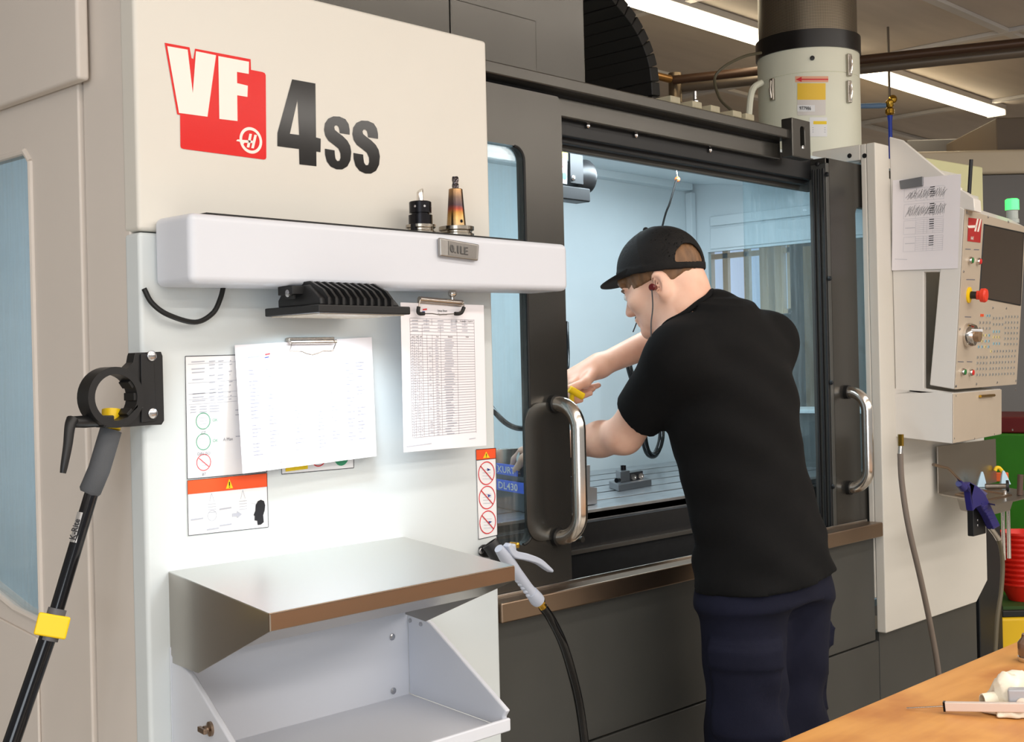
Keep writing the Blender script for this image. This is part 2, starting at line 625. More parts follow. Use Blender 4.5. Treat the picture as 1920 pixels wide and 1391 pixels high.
# white right-hand lower panel with a clipped corner
cc = on(1850, 1088, y=YF)
cb = on(1831, 1118, y=YF)
zt2 = 1.9
XC = on(1646, 500, y=YF).x          # left side of the white right-hand column
zc1 = on(1648, 268, y=YF).z
xcr = on(1672, 500, y=YF).x
loop = [Vector((XC, YF, wlow.z)), Vector((cb.x, YF, wlow.z)), Vector((XE, YF, cc.z)), Vector((XE, YF, zt2)), Vector((xcr, YF, zt2)), Vector((xcr, YF, zc1)), Vector((XC, YF, zc1))]
G().poly(loop, (0, 0.03, 0)).build('right_front_panel', M_white, mill, bevel=0.004)

# header over the door opening
zh1 = on(916, 115, y=YF + 0.05).z
zh0 = on(1060, 213, y=YF + 0.05).z
zhm = on(914, 141, y=YF + 0.05).z
xh = on(1481, 250, y=YF + 0.05).x
G().box(XR - 0.2, xh, YF + 0.04, YF + 0.30, zhm + 0.002, zh1).build('header_cap', M_dark, mill, bevel=0.004)
G().box(XR - 0.2, xh, YF + 0.080, YF + 0.098, zh0, zhm - 0.003).build('header_rail', M_dark, mill, bevel=0.004)
G().box(XR - 0.2, xh, YF + 0.082, YF + 0.30, zhm - 0.03, zhm + 0.004).build('header_filler', M_black, mill)
# dark door track behind the header, with bolts
zt0 = on(1060, 252, y=YF + 0.09).z
G().box(XR - 0.2, 3.3, YF + 0.10, YF + 0.12, zt0, zhm - 0.02).build('door_track', M_black, mill, bevel=0.002)
zi = on(1100, 293, y=YF + 0.16).z
G().box(XR - 0.2, 3.36, YF + 0.145, YF + 0.16, zi, zhm - 0.02).build('inner_header', M_dark2, mill, bevel=0.003)
G().box(XR - 0.2, 3.3, YF + 0.12, YF + 0.145, zt0 - 0.012, zt0 + 0.006).build('track_rail', M_black, mill, bevel=0.002)
for bx in (1101, 1191, 1330):
    p = on(bx, 236 + (bx - 1101) * 0.2, y=YF + 0.098)
    G().lathe(p, (0, -1, 0), [(0.006, 0), (0.006, 0.004), (0.003, 0.006)], 10).build('track_bolt', M_screw, mill)

# tall column cover above the header
yc = YF + 0.16
xc1 = on(1097, 80, y=yc).x
G().box(X0 + 0.1, xc1, yc, yc + 0.6, zh1 - 0.01, 2.9).build('column_cover', M_dark, mill, bevel=0.005)
a = on(842, 40, y=yc).x
b = on(1003, 100, y=yc).x
zb = on(1003, 40, y=yc).z
G().box(a, b, yc - 0.006, yc, zh1 - 0.005, zb).build('column_hatch', M_dark, mill, bevel=0.003)
G().box(X0 + 0.15, a - 0.003, yc - 0.006, yc, zh1 - 0.005, 2.9).build('column_hatch', M_dark, mill, bevel=0.003)
# ---------------------------------------------------------------- printed matter on the front panel
X, Y, Z = Vector((1, 0, 0)), Vector((0, 1, 0)), Vector((0, 0, 1))


def quadmap(c):
    """corners TL, TR, BR, BL -> function (s right, t down)"""
    a, b, cc_, d = c

    def f(s, t, off=0.0):
        p = (a * (1 - s) + b * s) * (1 - t) + (d * (1 - s) + cc_ * s) * t
        n = (b - a).cross(a - d).normalized()
        return p + n * off
    return f


def fquad(g, f, s0, t0, s1, t1, off=0.0006):
    g.poly([f(s0, t0, off), f(s1, t0, off), f(s1, t1, off), f(s0, t1, off)])


def line(g, f, s0, t0, s1, t1, w, off=0.0007):
    if max(abs(s1 - s0), abs(t1 - t0)) > .3:
        sm, tm = (s0 + s1) / 2, (t0 + t1) / 2
        line(g, f, s0, t0, sm, tm, w, off)
        line(g, f, sm, tm, s1, t1, w, off)
        return
    a, b = f(s0, t0, off), f(s1, t1, off)
    n = (f(1, 0) - f(0, 0)).cross(f(0, 0) - f(0, 1)).normalized()
    d = (b - a).normalized().cross(n) * (w / 2)
    g.poly([a + d, b + d, b - d, a - d])


def fring(g, c, u, v, r0, r1, n=28):
    for i in range(n):
        a, b = 2 * math.pi * i / n, 2 * math.pi * (i + 1) / n
        P = lambda t, r: c + u * (math.cos(t) * r) + v * (math.sin(t) * r)
        g.poly([P(a, r0), P(a, r1), P(b, r1), P(b, r0)])


def fdisc(g, c, u, v, r, n=24):
    g.poly([c + u * (math.cos(2 * math.pi * i / n) * r) + v * (math.sin(2 * math.pi * i / n) * r) for i in range(n)])


def z6(x, y, off=0.0005):
    return on(280 + x / 4.174, 60 + y / 4.174, y=YF - off)


def zp(pts, off):
    return [z6(x, y, off) for x, y in pts]


# model badge: red block, white VF, round emblem; black 4SS
g = G().poly(zp([(120, 84), (315, 120), (331, 206), (345, 210), (358, 130), (793, 213), (796, 296), (885, 313), (903, 321), (911, 338),
                 (916, 980), (911, 994), (897, 998), (268, 915), (250, 908), (244, 893), (241, 649), (218, 643)], 0.0008))
badge = g.build('model_badge', M_red, front, smooth=False, label='red badge with white letters')
badge_o = badge
g = G().poly(zp([(140, 110), (300, 138), (340, 478), (365, 150), (522, 182), (455, 663), (232, 633)], 0.0014))
g.poly(zp([(540, 188), (780, 233), (778, 328), (686, 312), (687, 400), (771, 420), (768, 508), (688, 495), (690, 697), (548, 680)], 0.0014))
ec = z6(795, 848, 0.0014)
eu = (z6(883, 863, 0.0014) - ec)
ev = (z6(795, 745, 0.0014) - ec)
fring(g, ec, eu, ev, 0.77, 1.0, 36)
g.poly(zp([(783, 795), (803, 798), (783, 905), (762, 902)], 0.0015))
g.poly(zp([(822, 803), (842, 806), (818, 911), (797, 908)], 0.0015))
g.poly(zp([(680, 852), (690, 840), (826, 852), (822, 870), (745, 866), (735, 880), (722, 862)], 0.0015))
g.build('badge_letters', M_cream_vinyl, front, smooth=False)
s1 = [(1568, 803), (1568, 765), (1560, 720), (1535, 682), (1490, 662), (1440, 660), (1400, 678), (1375, 715), (1368, 765), (1378, 812), (1402, 850),
      (1445, 883), (1480, 912), (1496, 950), (1497, 985), (1488, 1008), (1470, 1009), (1457, 990), (1452, 955), (1450, 926), (1374, 913), (1376, 960),
      (1390, 1013), (1420, 1053), (1465, 1074), (1510, 1075), (1550, 1052), (1574, 1005), (1581, 940), (1572, 890), (1550, 850), (1515, 815),
      (1475, 785), (1452, 765), (1447, 745), (1454, 731), (1470, 730), (1482, 742), (1488, 765), (1490, 790)]
g = G().poly(zp([(1118, 370), (1300, 403), (1305, 825), (1342, 835), (1340, 940), (1307, 935), (1308, 1050), (1175, 1035), (1172, 915), (1003, 893), (1003, 790)], 0.0008),
             holes=[zp([(1160, 530), (1173, 806), (1100, 796)], 0.0008)])
g.poly(zp(s1, 0.0008))
g.poly(zp([(x + 222 + (y - 803) * 0.012, y + 33) for x, y in s1], 0.0008))
g.build('model_lettering', M_blk_vinyl, front, smooth=False, label='black number and letters')

# big tooling label left, caution label below it, small label behind the sheet, tall warning strip
LB = YF - 0.0008


def pixquad(*c):
    return quadmap([on(x, y, y=LB) for x, y in c])


def label_base(name, f, m, label=None):
    return G().poly([f(0, 0), f(1, 0), f(1, 1), f(0, 1)], (0, 0.0006, 0)).build(name, m, mill, smooth=False, label=label)


def frame_lines(g, f, w=0.0011):
    for a in ((0, 0, 1, 0), (1, 0, 1, 1), (1, 1, 0, 1), (0, 1, 0, 0)):
        line(g, f, *a, w)


def alert_triangle(f, cs, ct, hw, hh, parent):
    G().poly([f(cs, ct - hh, .0012), f(cs + hw, ct + hh, .0012), f(cs - hw, ct + hh, .0012)]).build('alert_triangle', M_ylabel, parent, smooth=False)
    g = G()
    line(g, f, cs, ct - hh * 0.35, cs, ct + hh * 0.45, 0.002, .0016)
    line(g, f, cs, ct + hh * 0.62, cs, ct + hh * 0.8, 0.002, .0016)
    g.build('alert_mark', M_inkd, parent, smooth=False)


rnd = random.Random(3)
f = pixquad((347, 668), (498, 664), (500, 885), (351, 898))
tl = label_base('tooling_label', f, M_label, 'white chart of tool limits')
g = G()
frame_lines(g, f)
g2 = G()
for t in (0.055, 0.21, 0.30, 0.345, 0.385):
    line(g2, f, 0.03, t + 0.01, 0.62, t, 0.0006)
for r in range(12):
    t = 0.045 + r * 0.029
    for s0, s1_ in ((0.06, 0.24), (0.27, 0.36), (0.38, 0.47), (0.52, 0.57)):
        if rnd.random() < 0.8:
            line(g2, f, s0 + rnd.random() * .02, t + .003, s1_ - rnd.random() * .03, t, 0.0016)
for r in range(3):
    t = 0.415 + r * 0.022
    for s0, s1_ in ((0.05, 0.12), (0.16, 0.25), (0.28, 0.4)):
        line(g2, f, s0, t, s1_, t, 0.0014)
for s_, t_ in ((0.6, 0.46), (0.6, 0.5), (0.6, 0.68), (0.66, 0.60), (0.66, 0.56)):
    line(g2, f, s_, t_, s_ + 0.12, t_, 0.0014)
g.build('label_border', M_inkd, tl, smooth=False)
g2.build('chart_print', M_inkf, tl, smooth=False)
u = (f(1, 0) - f(0, 0)).normalized()
for (s_, t_, m_, w_) in ((0.20, 0.535, M_greenpr, 'CT'), (0.20, 0.705, M_greenpr, 'DIN ISO'), (0.20, 0.875, M_redpr, 'BT')):
    c = f(s_, t_, 0.0009)
    g = G()
    fring(g, c, u, Z, 0.0125, 0.0137)
    if w_ == 'BT':
        line(g, f, s_ - 0.06, t_ - 0.038, s_ + 0.06, t_ + 0.038, 0.0013, 0.001)
    g.build('approval_ring', m_, tl, smooth=False)
    g = G()
    for k in (-1, 0, 1):
        g.poly([c + u * -.008 + Z * (k * .005), c + u * .008 + Z * (k * .005), c + u * .008 + Z * (k * .005 + .0006), c + u * -.008 + Z * (k * .005 + .0006)])
    g.build('ring_print', M_inkf, tl, smooth=False)
    text('label_text', w_, c - Z * 0.0215, u, Z, 0.0048, M_ink, tl, 'CENTER')
    if w_ != 'BT':
        text('label_text', 'OK', c + u * 0.017 - Z * 0.002, u, Z, 0.005, M_greenpr, tl)
text('label_text', 'A Max', f(0.44, 0.71, 0.0009), u, Z, 0.005, M_ink, tl)

f = pixquad((351, 901), (500, 887), (503, 988), (353, 1004))
cl = label_base('caution_label', f, M_label, 'caution label with orange header')
g = G()
frame_lines(g, f, 0.0009)
g.build('label_border', M_inkd, cl, smooth=False)
G().poly([f(0, 0, .0007), f(1, 0, .0007), f(1, .25, .0007), f(0, .25, .0007)]).build('orange_band', M_orange, cl, smooth=False)
alert_triangle(f, 0.51, 0.125, 0.045, 0.09, cl)
g = G()
for cs, ts in ((0.29, 0.27), (0.68, 0.27)):
    line(g, f, cs - .03, ts + .16, cs, ts, 0.0007)
    line(g, f, cs + .03, ts + .16, cs, ts, 0.0007)
    for k in range(4):
        line(g, f, cs - .05, ts + .2 + k * .05, cs + .05, ts + .2 + k * .05, 0.0008)
for s_, t_ in ((.03, .72), (.38, .58), (.38, .88), (.22, .93)):
    line(g, f, s_, t_, s_ + .15, t_ - .01, 0.0022)
line(g, f, .78, .52, .90, .58, 0.0006)
g.poly([f(.54, .68, .0008), f(.60, .68, .0008), f(.60, .64, .0008), f(.66, .71, .0008), f(.60, .78, .0008), f(.60, .74, .0008), f(.54, .74, .0008)])
fring(g, f(.29, .68, .0008), u, Z, 0.008, 0.0088)
g.build('diagram_print', M_inkf, cl, smooth=False)
hd = [(.86, .97), (.855, .89), (.82, .88), (.825, .80), (.81, .78), (.835, .70), (.84, .60), (.87, .53), (.91, .51), (.95, .54), (.965, .62), (.955, .72), (.935, .80), (.94, .93), (.90, .97)]
G().poly([f(a, b_ - 0.03, .0009) for a, b_ in hd]).build('head_silhouette', M_inkd, cl, smooth=False)

f = pixquad((527, 846), (663, 838), (663, 877), (528, 889))
sl = label_base('safety_label', f, M_label, 'small label half hidden by sheet')
g = G()
frame_lines(g, f)
g.build('label_border', M_inkd, sl, smooth=False)
G().poly([f(.05, .70, .0008), f(.35, .66, .0008), f(.35, .86, .0008), f(.05, .9, .0008)]).build('yellow_band', M_ylabel, sl, smooth=False)
g = G()
fring(g, f(.5, .35, .0008), u, Z, 0.0155, 0.0175)
g.build('prohibition_ring', M_redpr, sl, smooth=False)
g = G()
fdisc(g, f(.82, .40, .0008), u, Z, 0.017)
g.build('green_disc', M_greenpr, sl, smooth=False)

f = pixquad((892, 843), (929, 840), (932.5, 1003), (897, 1011))
wl_ = label_base('warning_label', f, M_label, 'tall strip with three prohibition signs')
g = G()
frame_lines(g, f, 0.0012)
line(g, f, 0, .118, 1, .118, .0012)
g.build('label_border', M_inkd, wl_, smooth=False)
G().poly([f(0, 0, .0007), f(1, 0, .0007), f(1, .118, .0007), f(0, .118, .0007)]).build('orange_band', M_orange, wl_, smooth=False)
alert_triangle(f, 0.5, 0.066, 0.17, 0.036, wl_)
for k, t_ in enumerate((0.275, 0.55, 0.83)):
    c = f(.5, t_, .0009)
    g = G()
    fring(g, c, u, Z, 0.0215, 0.0235)
    for sgn in (1,):
        a, b_ = c + u * -.0165 + Z * .0155, c + u * .0165 - Z * .0155
        dd = Vector((.0155, 0, .0165)).normalized() * .0011
        g.poly([a + dd, b_ + dd, b_ - dd, a - dd])
    g.build('prohibition_ring', M_redpr, wl_, smooth=False)
    g = G()
    for q in range(4):
        g.poly([c + u * -.012 + Z * (.008 - q * .006), c + u * .012 + Z * (.006 - q * .006), c + u * .012 + Z * (.0053 - q * .006), c + u * -.012 + Z * (.0073 - q * .006)])
    g.build('sign_print', M_inkf, wl_, smooth=False)
    G().poly([c + u * .002 + Z * (.010 - k * .004), c + u * .012 + Z * (.006 - k * .003), c + u * .003 + Z * (.004 - k * .004)], None).build('sign_figure', mat('blue_label_print', (60, 70, 150), .5), wl_, smooth=False)

# ---------------------------------------------------------------- tool tray with its mat
xt = on(287, 460, y=YF).x
yt = on(357, 460, x=xt).y
xt1 = on(1065, 457, y=yt).x
ztop = on(357, 397, y=yt).z
zbl, zbr = on(350, 531, y=yt).z, on(1059, 545, y=yt).z
vs = [(xt, yt, zbl), (xt1, yt, zbr), (xt1, YF - .001, zbr), (xt, YF - .001, zbl), (xt, yt, ztop), (xt1, yt, ztop), (xt1, YF - .001, ztop), (xt, YF - .001, ztop)]
tray = G().add(vs, [(0, 3, 2, 1), (4, 5, 6, 7), (0, 1, 5, 4), (1, 2, 6, 5), (2, 3, 7, 6), (3, 0, 4, 7)]).build('tool_tray', M_cool, mill, bevel=0.012, segs=4, label='white ledge above the sheets')
xm = on(330, 394, y=YF - .006).x
G().box(xm, XR - 0.004, yt + 0.014, YF - 0.006, ztop - .002, ztop + 0.0035).build('tray_mat', M_rubber, mill, bevel=0.001)
zm = ztop + 0.0036

# tool holders standing on the mat
M_oxide = mat('black_oxide_steel', (34, 33, 36), 0.22, metal=0.8, var=0.2)
M_ground = mat('ground_steel', (170, 162, 150), 0.18, metal=1.0)
M_carbide = mat('carbide_cutter', (92, 86, 88), 0.2, metal=1.0)


def heat_material():
    m = bpy.data.materials.new('heat_tinted_steel')
    m.use_nodes = True
    nt = m.node_tree
    b = nt.nodes['Principled BSDF']
    b.inputs['Metallic'].default_value = 1
    b.inputs['Roughness'].default_value = 0.2
    tc = nt.nodes.new('ShaderNodeTexCoord')
    ns = nt.nodes.new('ShaderNodeTexNoise')
    ns.inputs['Scale'].default_value = 30
    sp = nt.nodes.new('ShaderNodeSeparateXYZ')
    ad = nt.nodes.new('ShaderNodeMath')
    ad.operation = 'MULTIPLY_ADD'
    ad.inputs[1].default_value = 0.16
    rp = nt.nodes.new('ShaderNodeValToRGB')
    cr = rp.color_ramp
    cols = [(0.0, (178, 150, 112)), (0.22, (176, 142, 92)), (0.36, (150, 112, 60)), (0.46, (130, 62, 48)), (0.56, (70, 58, 62)), (0.75, (92, 76, 66)), (1.0, (150, 118, 84))]
    cr.elements[0].position, cr.elements[0].color = cols[0][0], rgb(*cols[0][1])
    cr.elements[1].position, cr.elements[1].color = cols[-1][0], rgb(*cols[-1][1])
    for p, c in cols[1:-1]:
        e = cr.elements.new(p)
        e.color = rgb(*c)
    nt.links.new(tc.outputs['Generated'], sp.inputs[0])
    nt.links.new(tc.outputs['Object'], ns.inputs['Vector'])
    nt.links.new(ns.outputs['Fac'], ad.inputs[0])
    nt.links.new(sp.outputs['Z'], ad.inputs[2])
    mi = nt.nodes.new('ShaderNodeMath')
    mi.operation = 'SUBTRACT'
    mi.inputs[1].default_value = 0.08
    nt.links.new(ad.outputs[0], mi.inputs[0])
    nt.links.new(mi.outputs[0], rp.inputs[0])
    nt.links.new(rp.outputs[0], b.inputs['Base Color'])
    return m


yh = (yt + YF) / 2 + 0.008


def tool_base(px, py):
    p = on(px, py, y=yh)
    k = (p - CAM).dot(FWD) / FPX
    return Vector((p.x, yh, zm)), k


c, k = tool_base(789, 430)
th = thing('tool_holder', c, 'short black collet tool holder with a silver chamfer cutter standing on the ledge', 'tool holder', 'tool holders on the ledge')
G().lathe(c, Z, [(26 * k, 0), (28 * k, .5 * k), (28 * k, 5 * k), (24.5 * k, 7 * k), (24.5 * k, 10.5 * k), (28 * k, 12.5 * k), (28 * k, 17.5 * k), (22 * k, 18 * k)], 32).build('flange', M_ground, th)
G().obox(c + Vector((-24 * k, -8 * k, 9 * k)), (5 * k, 0, 0), (0, 5 * k, 0), (0, 0, 8.5 * k)).build('drive_key', M_oxide, th, bevel=.001)
G().lathe(c, Z, [(22.5 * k, 18 * k), (22.5 * k, 36 * k), (17 * k, 36.3 * k), (17 * k, 39.5 * k), (21 * k, 40 * k), (21 * k, 60 * k), (19.5 * k, 61.5 * k), (7 * k, 61.5 * k)], 32).build('body', M_oxide, th)
g = G()
for a_ in (200, 250, 310, 20, 90):
    d = Vector((math.cos(math.radians(a_)), math.sin(math.radians(a_)), 0))
    g.cyl(c + d * 20 * k + Z * 51 * k, c + d * 21.3 * k + Z * 51 * k, 2.2 * k, n=10)
g.build('spanner_hole', M_screw, th)
g = G()
pr = [(6.2 * k, 61 * k), (6.2 * k, 78 * k)]
g.lathe(c, Z, pr + [(6.0 * k, 79 * k)], 18)
tip = [c + Vector((math.cos(t) * 6.2 * k, math.sin(t) * 6.2 * k, 78 * k + (1 + math.cos(t)) * 4.6 * k)) for t in [2 * math.pi * i / 18 for i in range(18)]]
bot = [c + Vector((math.cos(t) * 6.2 * k, math.sin(t) * 6.2 * k, 78 * k)) for t in [2 * math.pi * i / 18 for i in range(18)]]
g.add(bot + tip, [(i, (i + 1) % 18, 18 + (i + 1) % 18, 18 + i) for i in range(18)] + [tuple(range(18, 36))])
g.build('cutter', M_chrome, th)

c, k = tool_base(856, 438)
th = thing('tool_holder', c, 'tall heat-tinted shrink tool holder with a dark end mill standing on the ledge', 'tool holder', 'tool holders on the ledge')
G().lathe(c, Z, [(31 * k, 0), (33 * k, .5 * k), (33 * k, 6 * k), (29 * k, 8 * k), (29 * k, 11 * k), (33 * k, 13 * k), (33 * k, 19.5 * k), (18 * k, 20.5 * k)], 36).build('flange', M_ground, th)
G().lathe(c, Z, [(18 * k, 20 * k), (18 * k, 23 * k), (13 * k, 90 * k), (12 * k, 91 * k), (7 * k, 91 * k)], 32).build('taper_body', heat_material(), th)
G().cyl(c + Vector((-3 * k, -16.6 * k, 29 * k)), c + Vector((-3 * k, -17.9 * k, 29 * k)), 3 * k, n=12).build('set_screw', M_oxide, th)
g = G()
n, m = 16, 14
vs, fs = [], []
for j in range(m + 1):
    h = 90 * k + 24 * k * j / m
    for i in range(n):
        t = 2 * math.pi * i / n
        r = 6.6 * k * (0.82 + 0.18 * math.cos(4 * (t - j * 0.22)))
        vs.append(c + Vector((math.cos(t) * r, math.sin(t) * r, h)))
for j in range(m):
    for i in range(n):
        fs.append((j * n + i, j * n + (i + 1) % n, (j + 1) * n + (i + 1) % n, (j + 1) * n + i))
fs.append(tuple(m * n + i for i in range(n)))
g.add(vs, fs).build('end_mill', M_carbide, th, angle=50)

# engraved metal tag stuck on the tray
q = [on(x, y, y=yt - .001) for x, y in ((819, 446), (893, 459), (891, 490), (820, 481))]
tg = G().poly(q, (0, -0.009, 0)).build('metal_tag', mat('dull_aluminium', (168, 164, 160), 0.35, metal=0.9, var=.1, vscale=60), None, bevel=0.003, segs=3)
tag(tg, 'small engraved metal tag stuck to the front of the white ledge', 'tag')
f = quadmap([p + Vector((0, -0.0095, 0)) for p in q])
uu = (q[1] - q[0]).normalized()
G().poly([f(.2, .1, .0002), f(.93, .1, .0002), f(.93, .88, .0002), f(.2, .88, .0002)]).build('tag_face', mat('tag_recess', (140, 136, 132), 0.4, metal=.9), tg, smooth=False)
text('engraving', '0.1LE', f(.24, .72, .0006), uu, Z, 0.0145, mat('engraved_shadow', (88, 84, 82), .4, metal=.9), tg, bold=.01, squeeze=1.0)
text('engraving', '0.1LE', f(.225, .69, .0009), uu, Z, 0.0145, M_chrome, tg, bold=-.02, squeeze=1.0)

# ---------------------------------------------------------------- flood lamp under the tray
yb_, pxb = 1.775, 497
lb = on(496, 580, y=yb_)
lf = on(598, 578, x=lb.x)
lr = on(770, 585, y=lf.y)
zr0, zr1 = on(598, 586, y=lf.y).z, on(598, 570, y=lf.y).z
lamp = thing('flood_lamp', ((lb.x + lr.x) / 2, (lb.y + lf.y) / 2, zr0), 'black finned flood lamp hanging under the white ledge', 'lamp')
G().box(lb.x, lr.x, lf.y, lb.y, zr0, zr1).build('rim', M_blackpl, lamp, bevel=.002)
G().box(lb.x + .008, lr.x - .008, lf.y + .008, lb.y - .008, zr0 - .0015, zr0 + .004).build('lens', mat('lamp_lens', (205, 192, 172), .25), lamp)
zt_ = zr1 + 0.036
ins = 0.016
vs = []
for (dx0, dx1, dy0, dy1, zz) in ((.012, .012, .010, .02, zr1 - .001), (.012, .024, .012, .02, zr1 + .012), (.020, .045, .05, .03, zt_)):
    vs += [(lb.x + dx0, lf.y + dy0, zz), (lr.x - dx1, lf.y + dy0, zz), (lr.x - dx1, lb.y - dy1, zz), (lb.x + dx0, lb.y - dy1, zz)]
fs = [(8, 9, 10, 11), (3, 2, 1, 0)]
for l in (0, 4):
    for i in range(4):
        j = (i + 1) % 4
        fs.append((l + i, l + j, l + 4 + j, l + 4 + i))
G().add(vs, fs).build('housing', M_blackpl, lamp, bevel=.004)
for i in range(10):
    xx = lb.x + .022 + i * (lr.x - lb.x - .062) / 9
    pr = [(xx, lf.y + .004, zr1), (xx, lf.y + .004, zr1 + .012), (xx, lf.y + .018, zr1 + .026), (xx, lf.y + .05, zt_ + .005), (xx, lb.y - .03, zt_ + .004), (xx, lb.y - .03, zr1)]
    G().poly(pr, (.005, 0, 0)).build('cooling_fin', M_blackpl, lamp)
zu = zbl + .0005
G().add([(lb.x - .006, lf.y + .06, zu + .002), (lb.x - .006, lf.y + .10, zu + .002), (lr.x - .06, lf.y + .10, zu + .003), (lr.x - .06, lf.y + .06, zu + .003),
         (lb.x - .006, lf.y + .06, zu - .012), (lb.x - .006, lf.y + .10, zu - .012), (lr.x - .06, lf.y + .10, zu - .008), (lr.x - .06, lf.y + .06, zu - .008)],
        [(0, 1, 2, 3), (7, 6, 5, 4), (0, 4, 5, 1), (1, 5, 6, 2), (2, 6, 7, 3), (3, 7, 4, 0)]).build('bracket', M_blackpl, lamp, bevel=.001)
G().poly([(lb.x + .0, lf.y + .065, zu - .01), (lb.x + .0, lf.y + .095, zu - .01), (lb.x + .0, lf.y + .085, zr1 + .012), (lb.x + .0, lf.y + .065, zr1 + .012)], (.003, 0, 0)).build('bracket_ear', M_blackpl, lamp)
G().lathe((lb.x - .001, lf.y + .075, zr1 + .022), (-1, 0, 0), [(.007, 0), (.007, .004), (.004, .006)], 12).build('pivot_bolt', M_screw, lamp)
area('flood_lamp_light', ((lb.x + lr.x) / 2, (lb.y + lf.y) / 2 - .02, zr0 - .006), (lr.x - lb.x - .03, .10), 2.2, (0.76, 0.90, 1.0), (math.radians(12), 0, 0), math.radians(135))

# cable loop from the tray
cab = G().tube(bez([on(270, 541, y=YF - .006), on(285, 568, y=YF - .012), on(315, 590, y=YF - .02), on(365, 604, y=YF - .02), on(398, 588, y=YF - .02), on(413, 560, y=YF - .02), on(421, 528, y=YF - .02)], 8), .0042, 10).build('lamp_cable', M_rubber, None)
tag(cab, 'black cable hanging in a loop below left end of the white ledge', 'cable')

# ---------------------------------------------------------------- clips and sheets


def sheet_lines(f, parent, rows, cols, s0, t0, s1, t1, w=.0006, skip=()):
    g = G()
    for r in range(rows + 1):
        t = t0 + (t1 - t0) * r / rows
        line(g, f, s0, t, s1, t, w)
    for cpos in cols:
        s_ = s0 + (s1 - s0) * cpos
        line(g, f, s_, t0, s_, t1, w)
    return g



def sheet(q, name='paper_sheet', n=14):
    """a sheet of paper through four corners, as a thin curved grid"""
    f_ = quadmap(q)
    vs, fs = [], []
    for lay in (0.0, -0.0004):
        for i in range(n + 1):
            for j in range(n + 1):
                vs.append(f_(i / n, j / n, lay))
    K_ = (n + 1) ** 2
    for i in range(n):
        for j in range(n):
            a_ = i * (n + 1) + j
            fs.append((a_, a_ + 1, a_ + n + 2, a_ + n + 1))
            fs.append((K_ + a_, K_ + a_ + n + 1, K_ + a_ + n + 2, K_ + a_ + 1))
    return G().add(vs, fs).build(name, M_paper, None)


# landscape sheet under the first clip
pa = YF - 0.006
q = [on(440, 647, y=pa), on(697, 632, y=pa), on(706, 855, y=pa - .02), on(455, 888, y=pa - .025)]
sh = sheet(q)
tag(sh, 'landscape printed sheet hanging brightly lit beneath the flood lamp', 'paper')
f = quadmap(q)
uu, vv = (q[1] - q[0]).normalized(), (q[0] - q[3]).normalized()
g = sheet_lines(f, sh, 24, (0, .06, .12, .3, .48, .6, .72, .82, .92, 1), .06, .19, .90, .88, .0004)
for r in range(24):
    t = .19 + .69 * (r + .6) / 24
    for s_ in (.08, .2, .38, .55, .66, .78, .86):
        if rnd.random() < .7:
            line(g, f, s_, t, s_ + .03 + rnd.random() * .04, t, .0011)
g.build('table_print', mat('pale_print', (140, 142, 158), .8), sh, smooth=False)
text('heading', 'Setup Sheet', f(.47, .14, .0008), uu, vv, .0042, M_inkf, sh)
g = G()
line(g, f, .2, .09, .235, .085, .0025)
g.build('logo_red', M_redpr, sh, smooth=False)
g = G()
line(g, f, .195, .115, .225, .11, .002)
g.build('logo_blue', mat('blue_label_print', (60, 70, 150), .5), sh, smooth=False)
g = G()
line(g, f, .08, .105, .19, .095, .002)
line(g, f, .10, .95, .32, .945, .0012)
line(g, f, .52, .96, .56, .957, .0012)
g.build('footer_print', M_inkf, sh, smooth=False)

M_clip = mat('clip_steel', (190, 180, 170), 0.2, metal=1.0)
cy = YF - .012
a, b = on(542, 637, y=cy), on(628, 636, y=cy)
cp = thing('magnetic_clip', (a + b) / 2, 'flat steel clip with bare wire handle holding the landscape sheet', 'clip')
G().poly([a + Z * .004, b + Z * .004, b - Z * .004, a - Z * .004], (0, .011, 0)).build('bar', M_clip, cp, bevel=.002)
G().tube([a + Vector((0, -.003, -.004)), b + Vector((0, -.003, -.004))], .0035, 10).build('jaw_roll', M_clip, cp)
w = [on(x, y, y=cy - .006) for x, y in ((545, 640), (547, 645), (543, 658), (566, 659), (575, 663), (586, 665), (597, 662), (606, 658), (624, 658), (629, 645), (626, 638))]
G().tube(w, .0011, 8).build('wire_handle', M_clip, cp)

# portrait sheet on the clip hanging from the ball mount
pb = yt + 0.048
q = [on(751, 567, y=pb), on(907, 572, y=pb), on(912, 835, y=pb - .004), on(757, 848, y=pb - .012)]
sh = sheet(q)
tag(sh, 'portrait table sheet hanging under right part of the white ledge beside the door', 'paper')
f = quadmap(q)
uu, vv = (q[1] - q[0]).normalized(), (q[0] - q[3]).normalized()
S0, S1, T0, T1 = .10, .87, .175, .965
T0, T1 = .165, .905
g = G()
rows = 37
tb = .165 + 5 * .022
for r in range(6):
    t = .105 + r * .0225
    line(g, f, S0, t - .002, S1, t + .004, .0005)
for r in range(rows + 1):
    t = .24 + (.905 - .24) * r / rows
    line(g, f, S0, t - .002 + .006 * r / rows, S1, t + .003 - .012 * r / rows, .0005)
for cpos in (0, .06, .12, .18, .25, .33, .46, .72, 1):
    s_ = S0 + (S1 - S0) * cpos
    line(g, f, s_, .215 if 0 < cpos < 1 else .105, s_, .905, .0005)
for cpos in (.25, .33, .64, .71, .85):
    s_ = S0 + (S1 - S0) * cpos
    line(g, f, s_, .105, s_, .15, .0005)
for cpos in (.18, .46, .72):
    s_ = S0 + (S1 - S0) * cpos
    line(g, f, s_, .15, s_, .215, .0005)
g.build('table_grid', M_ink, sh, smooth=False)
g = G()
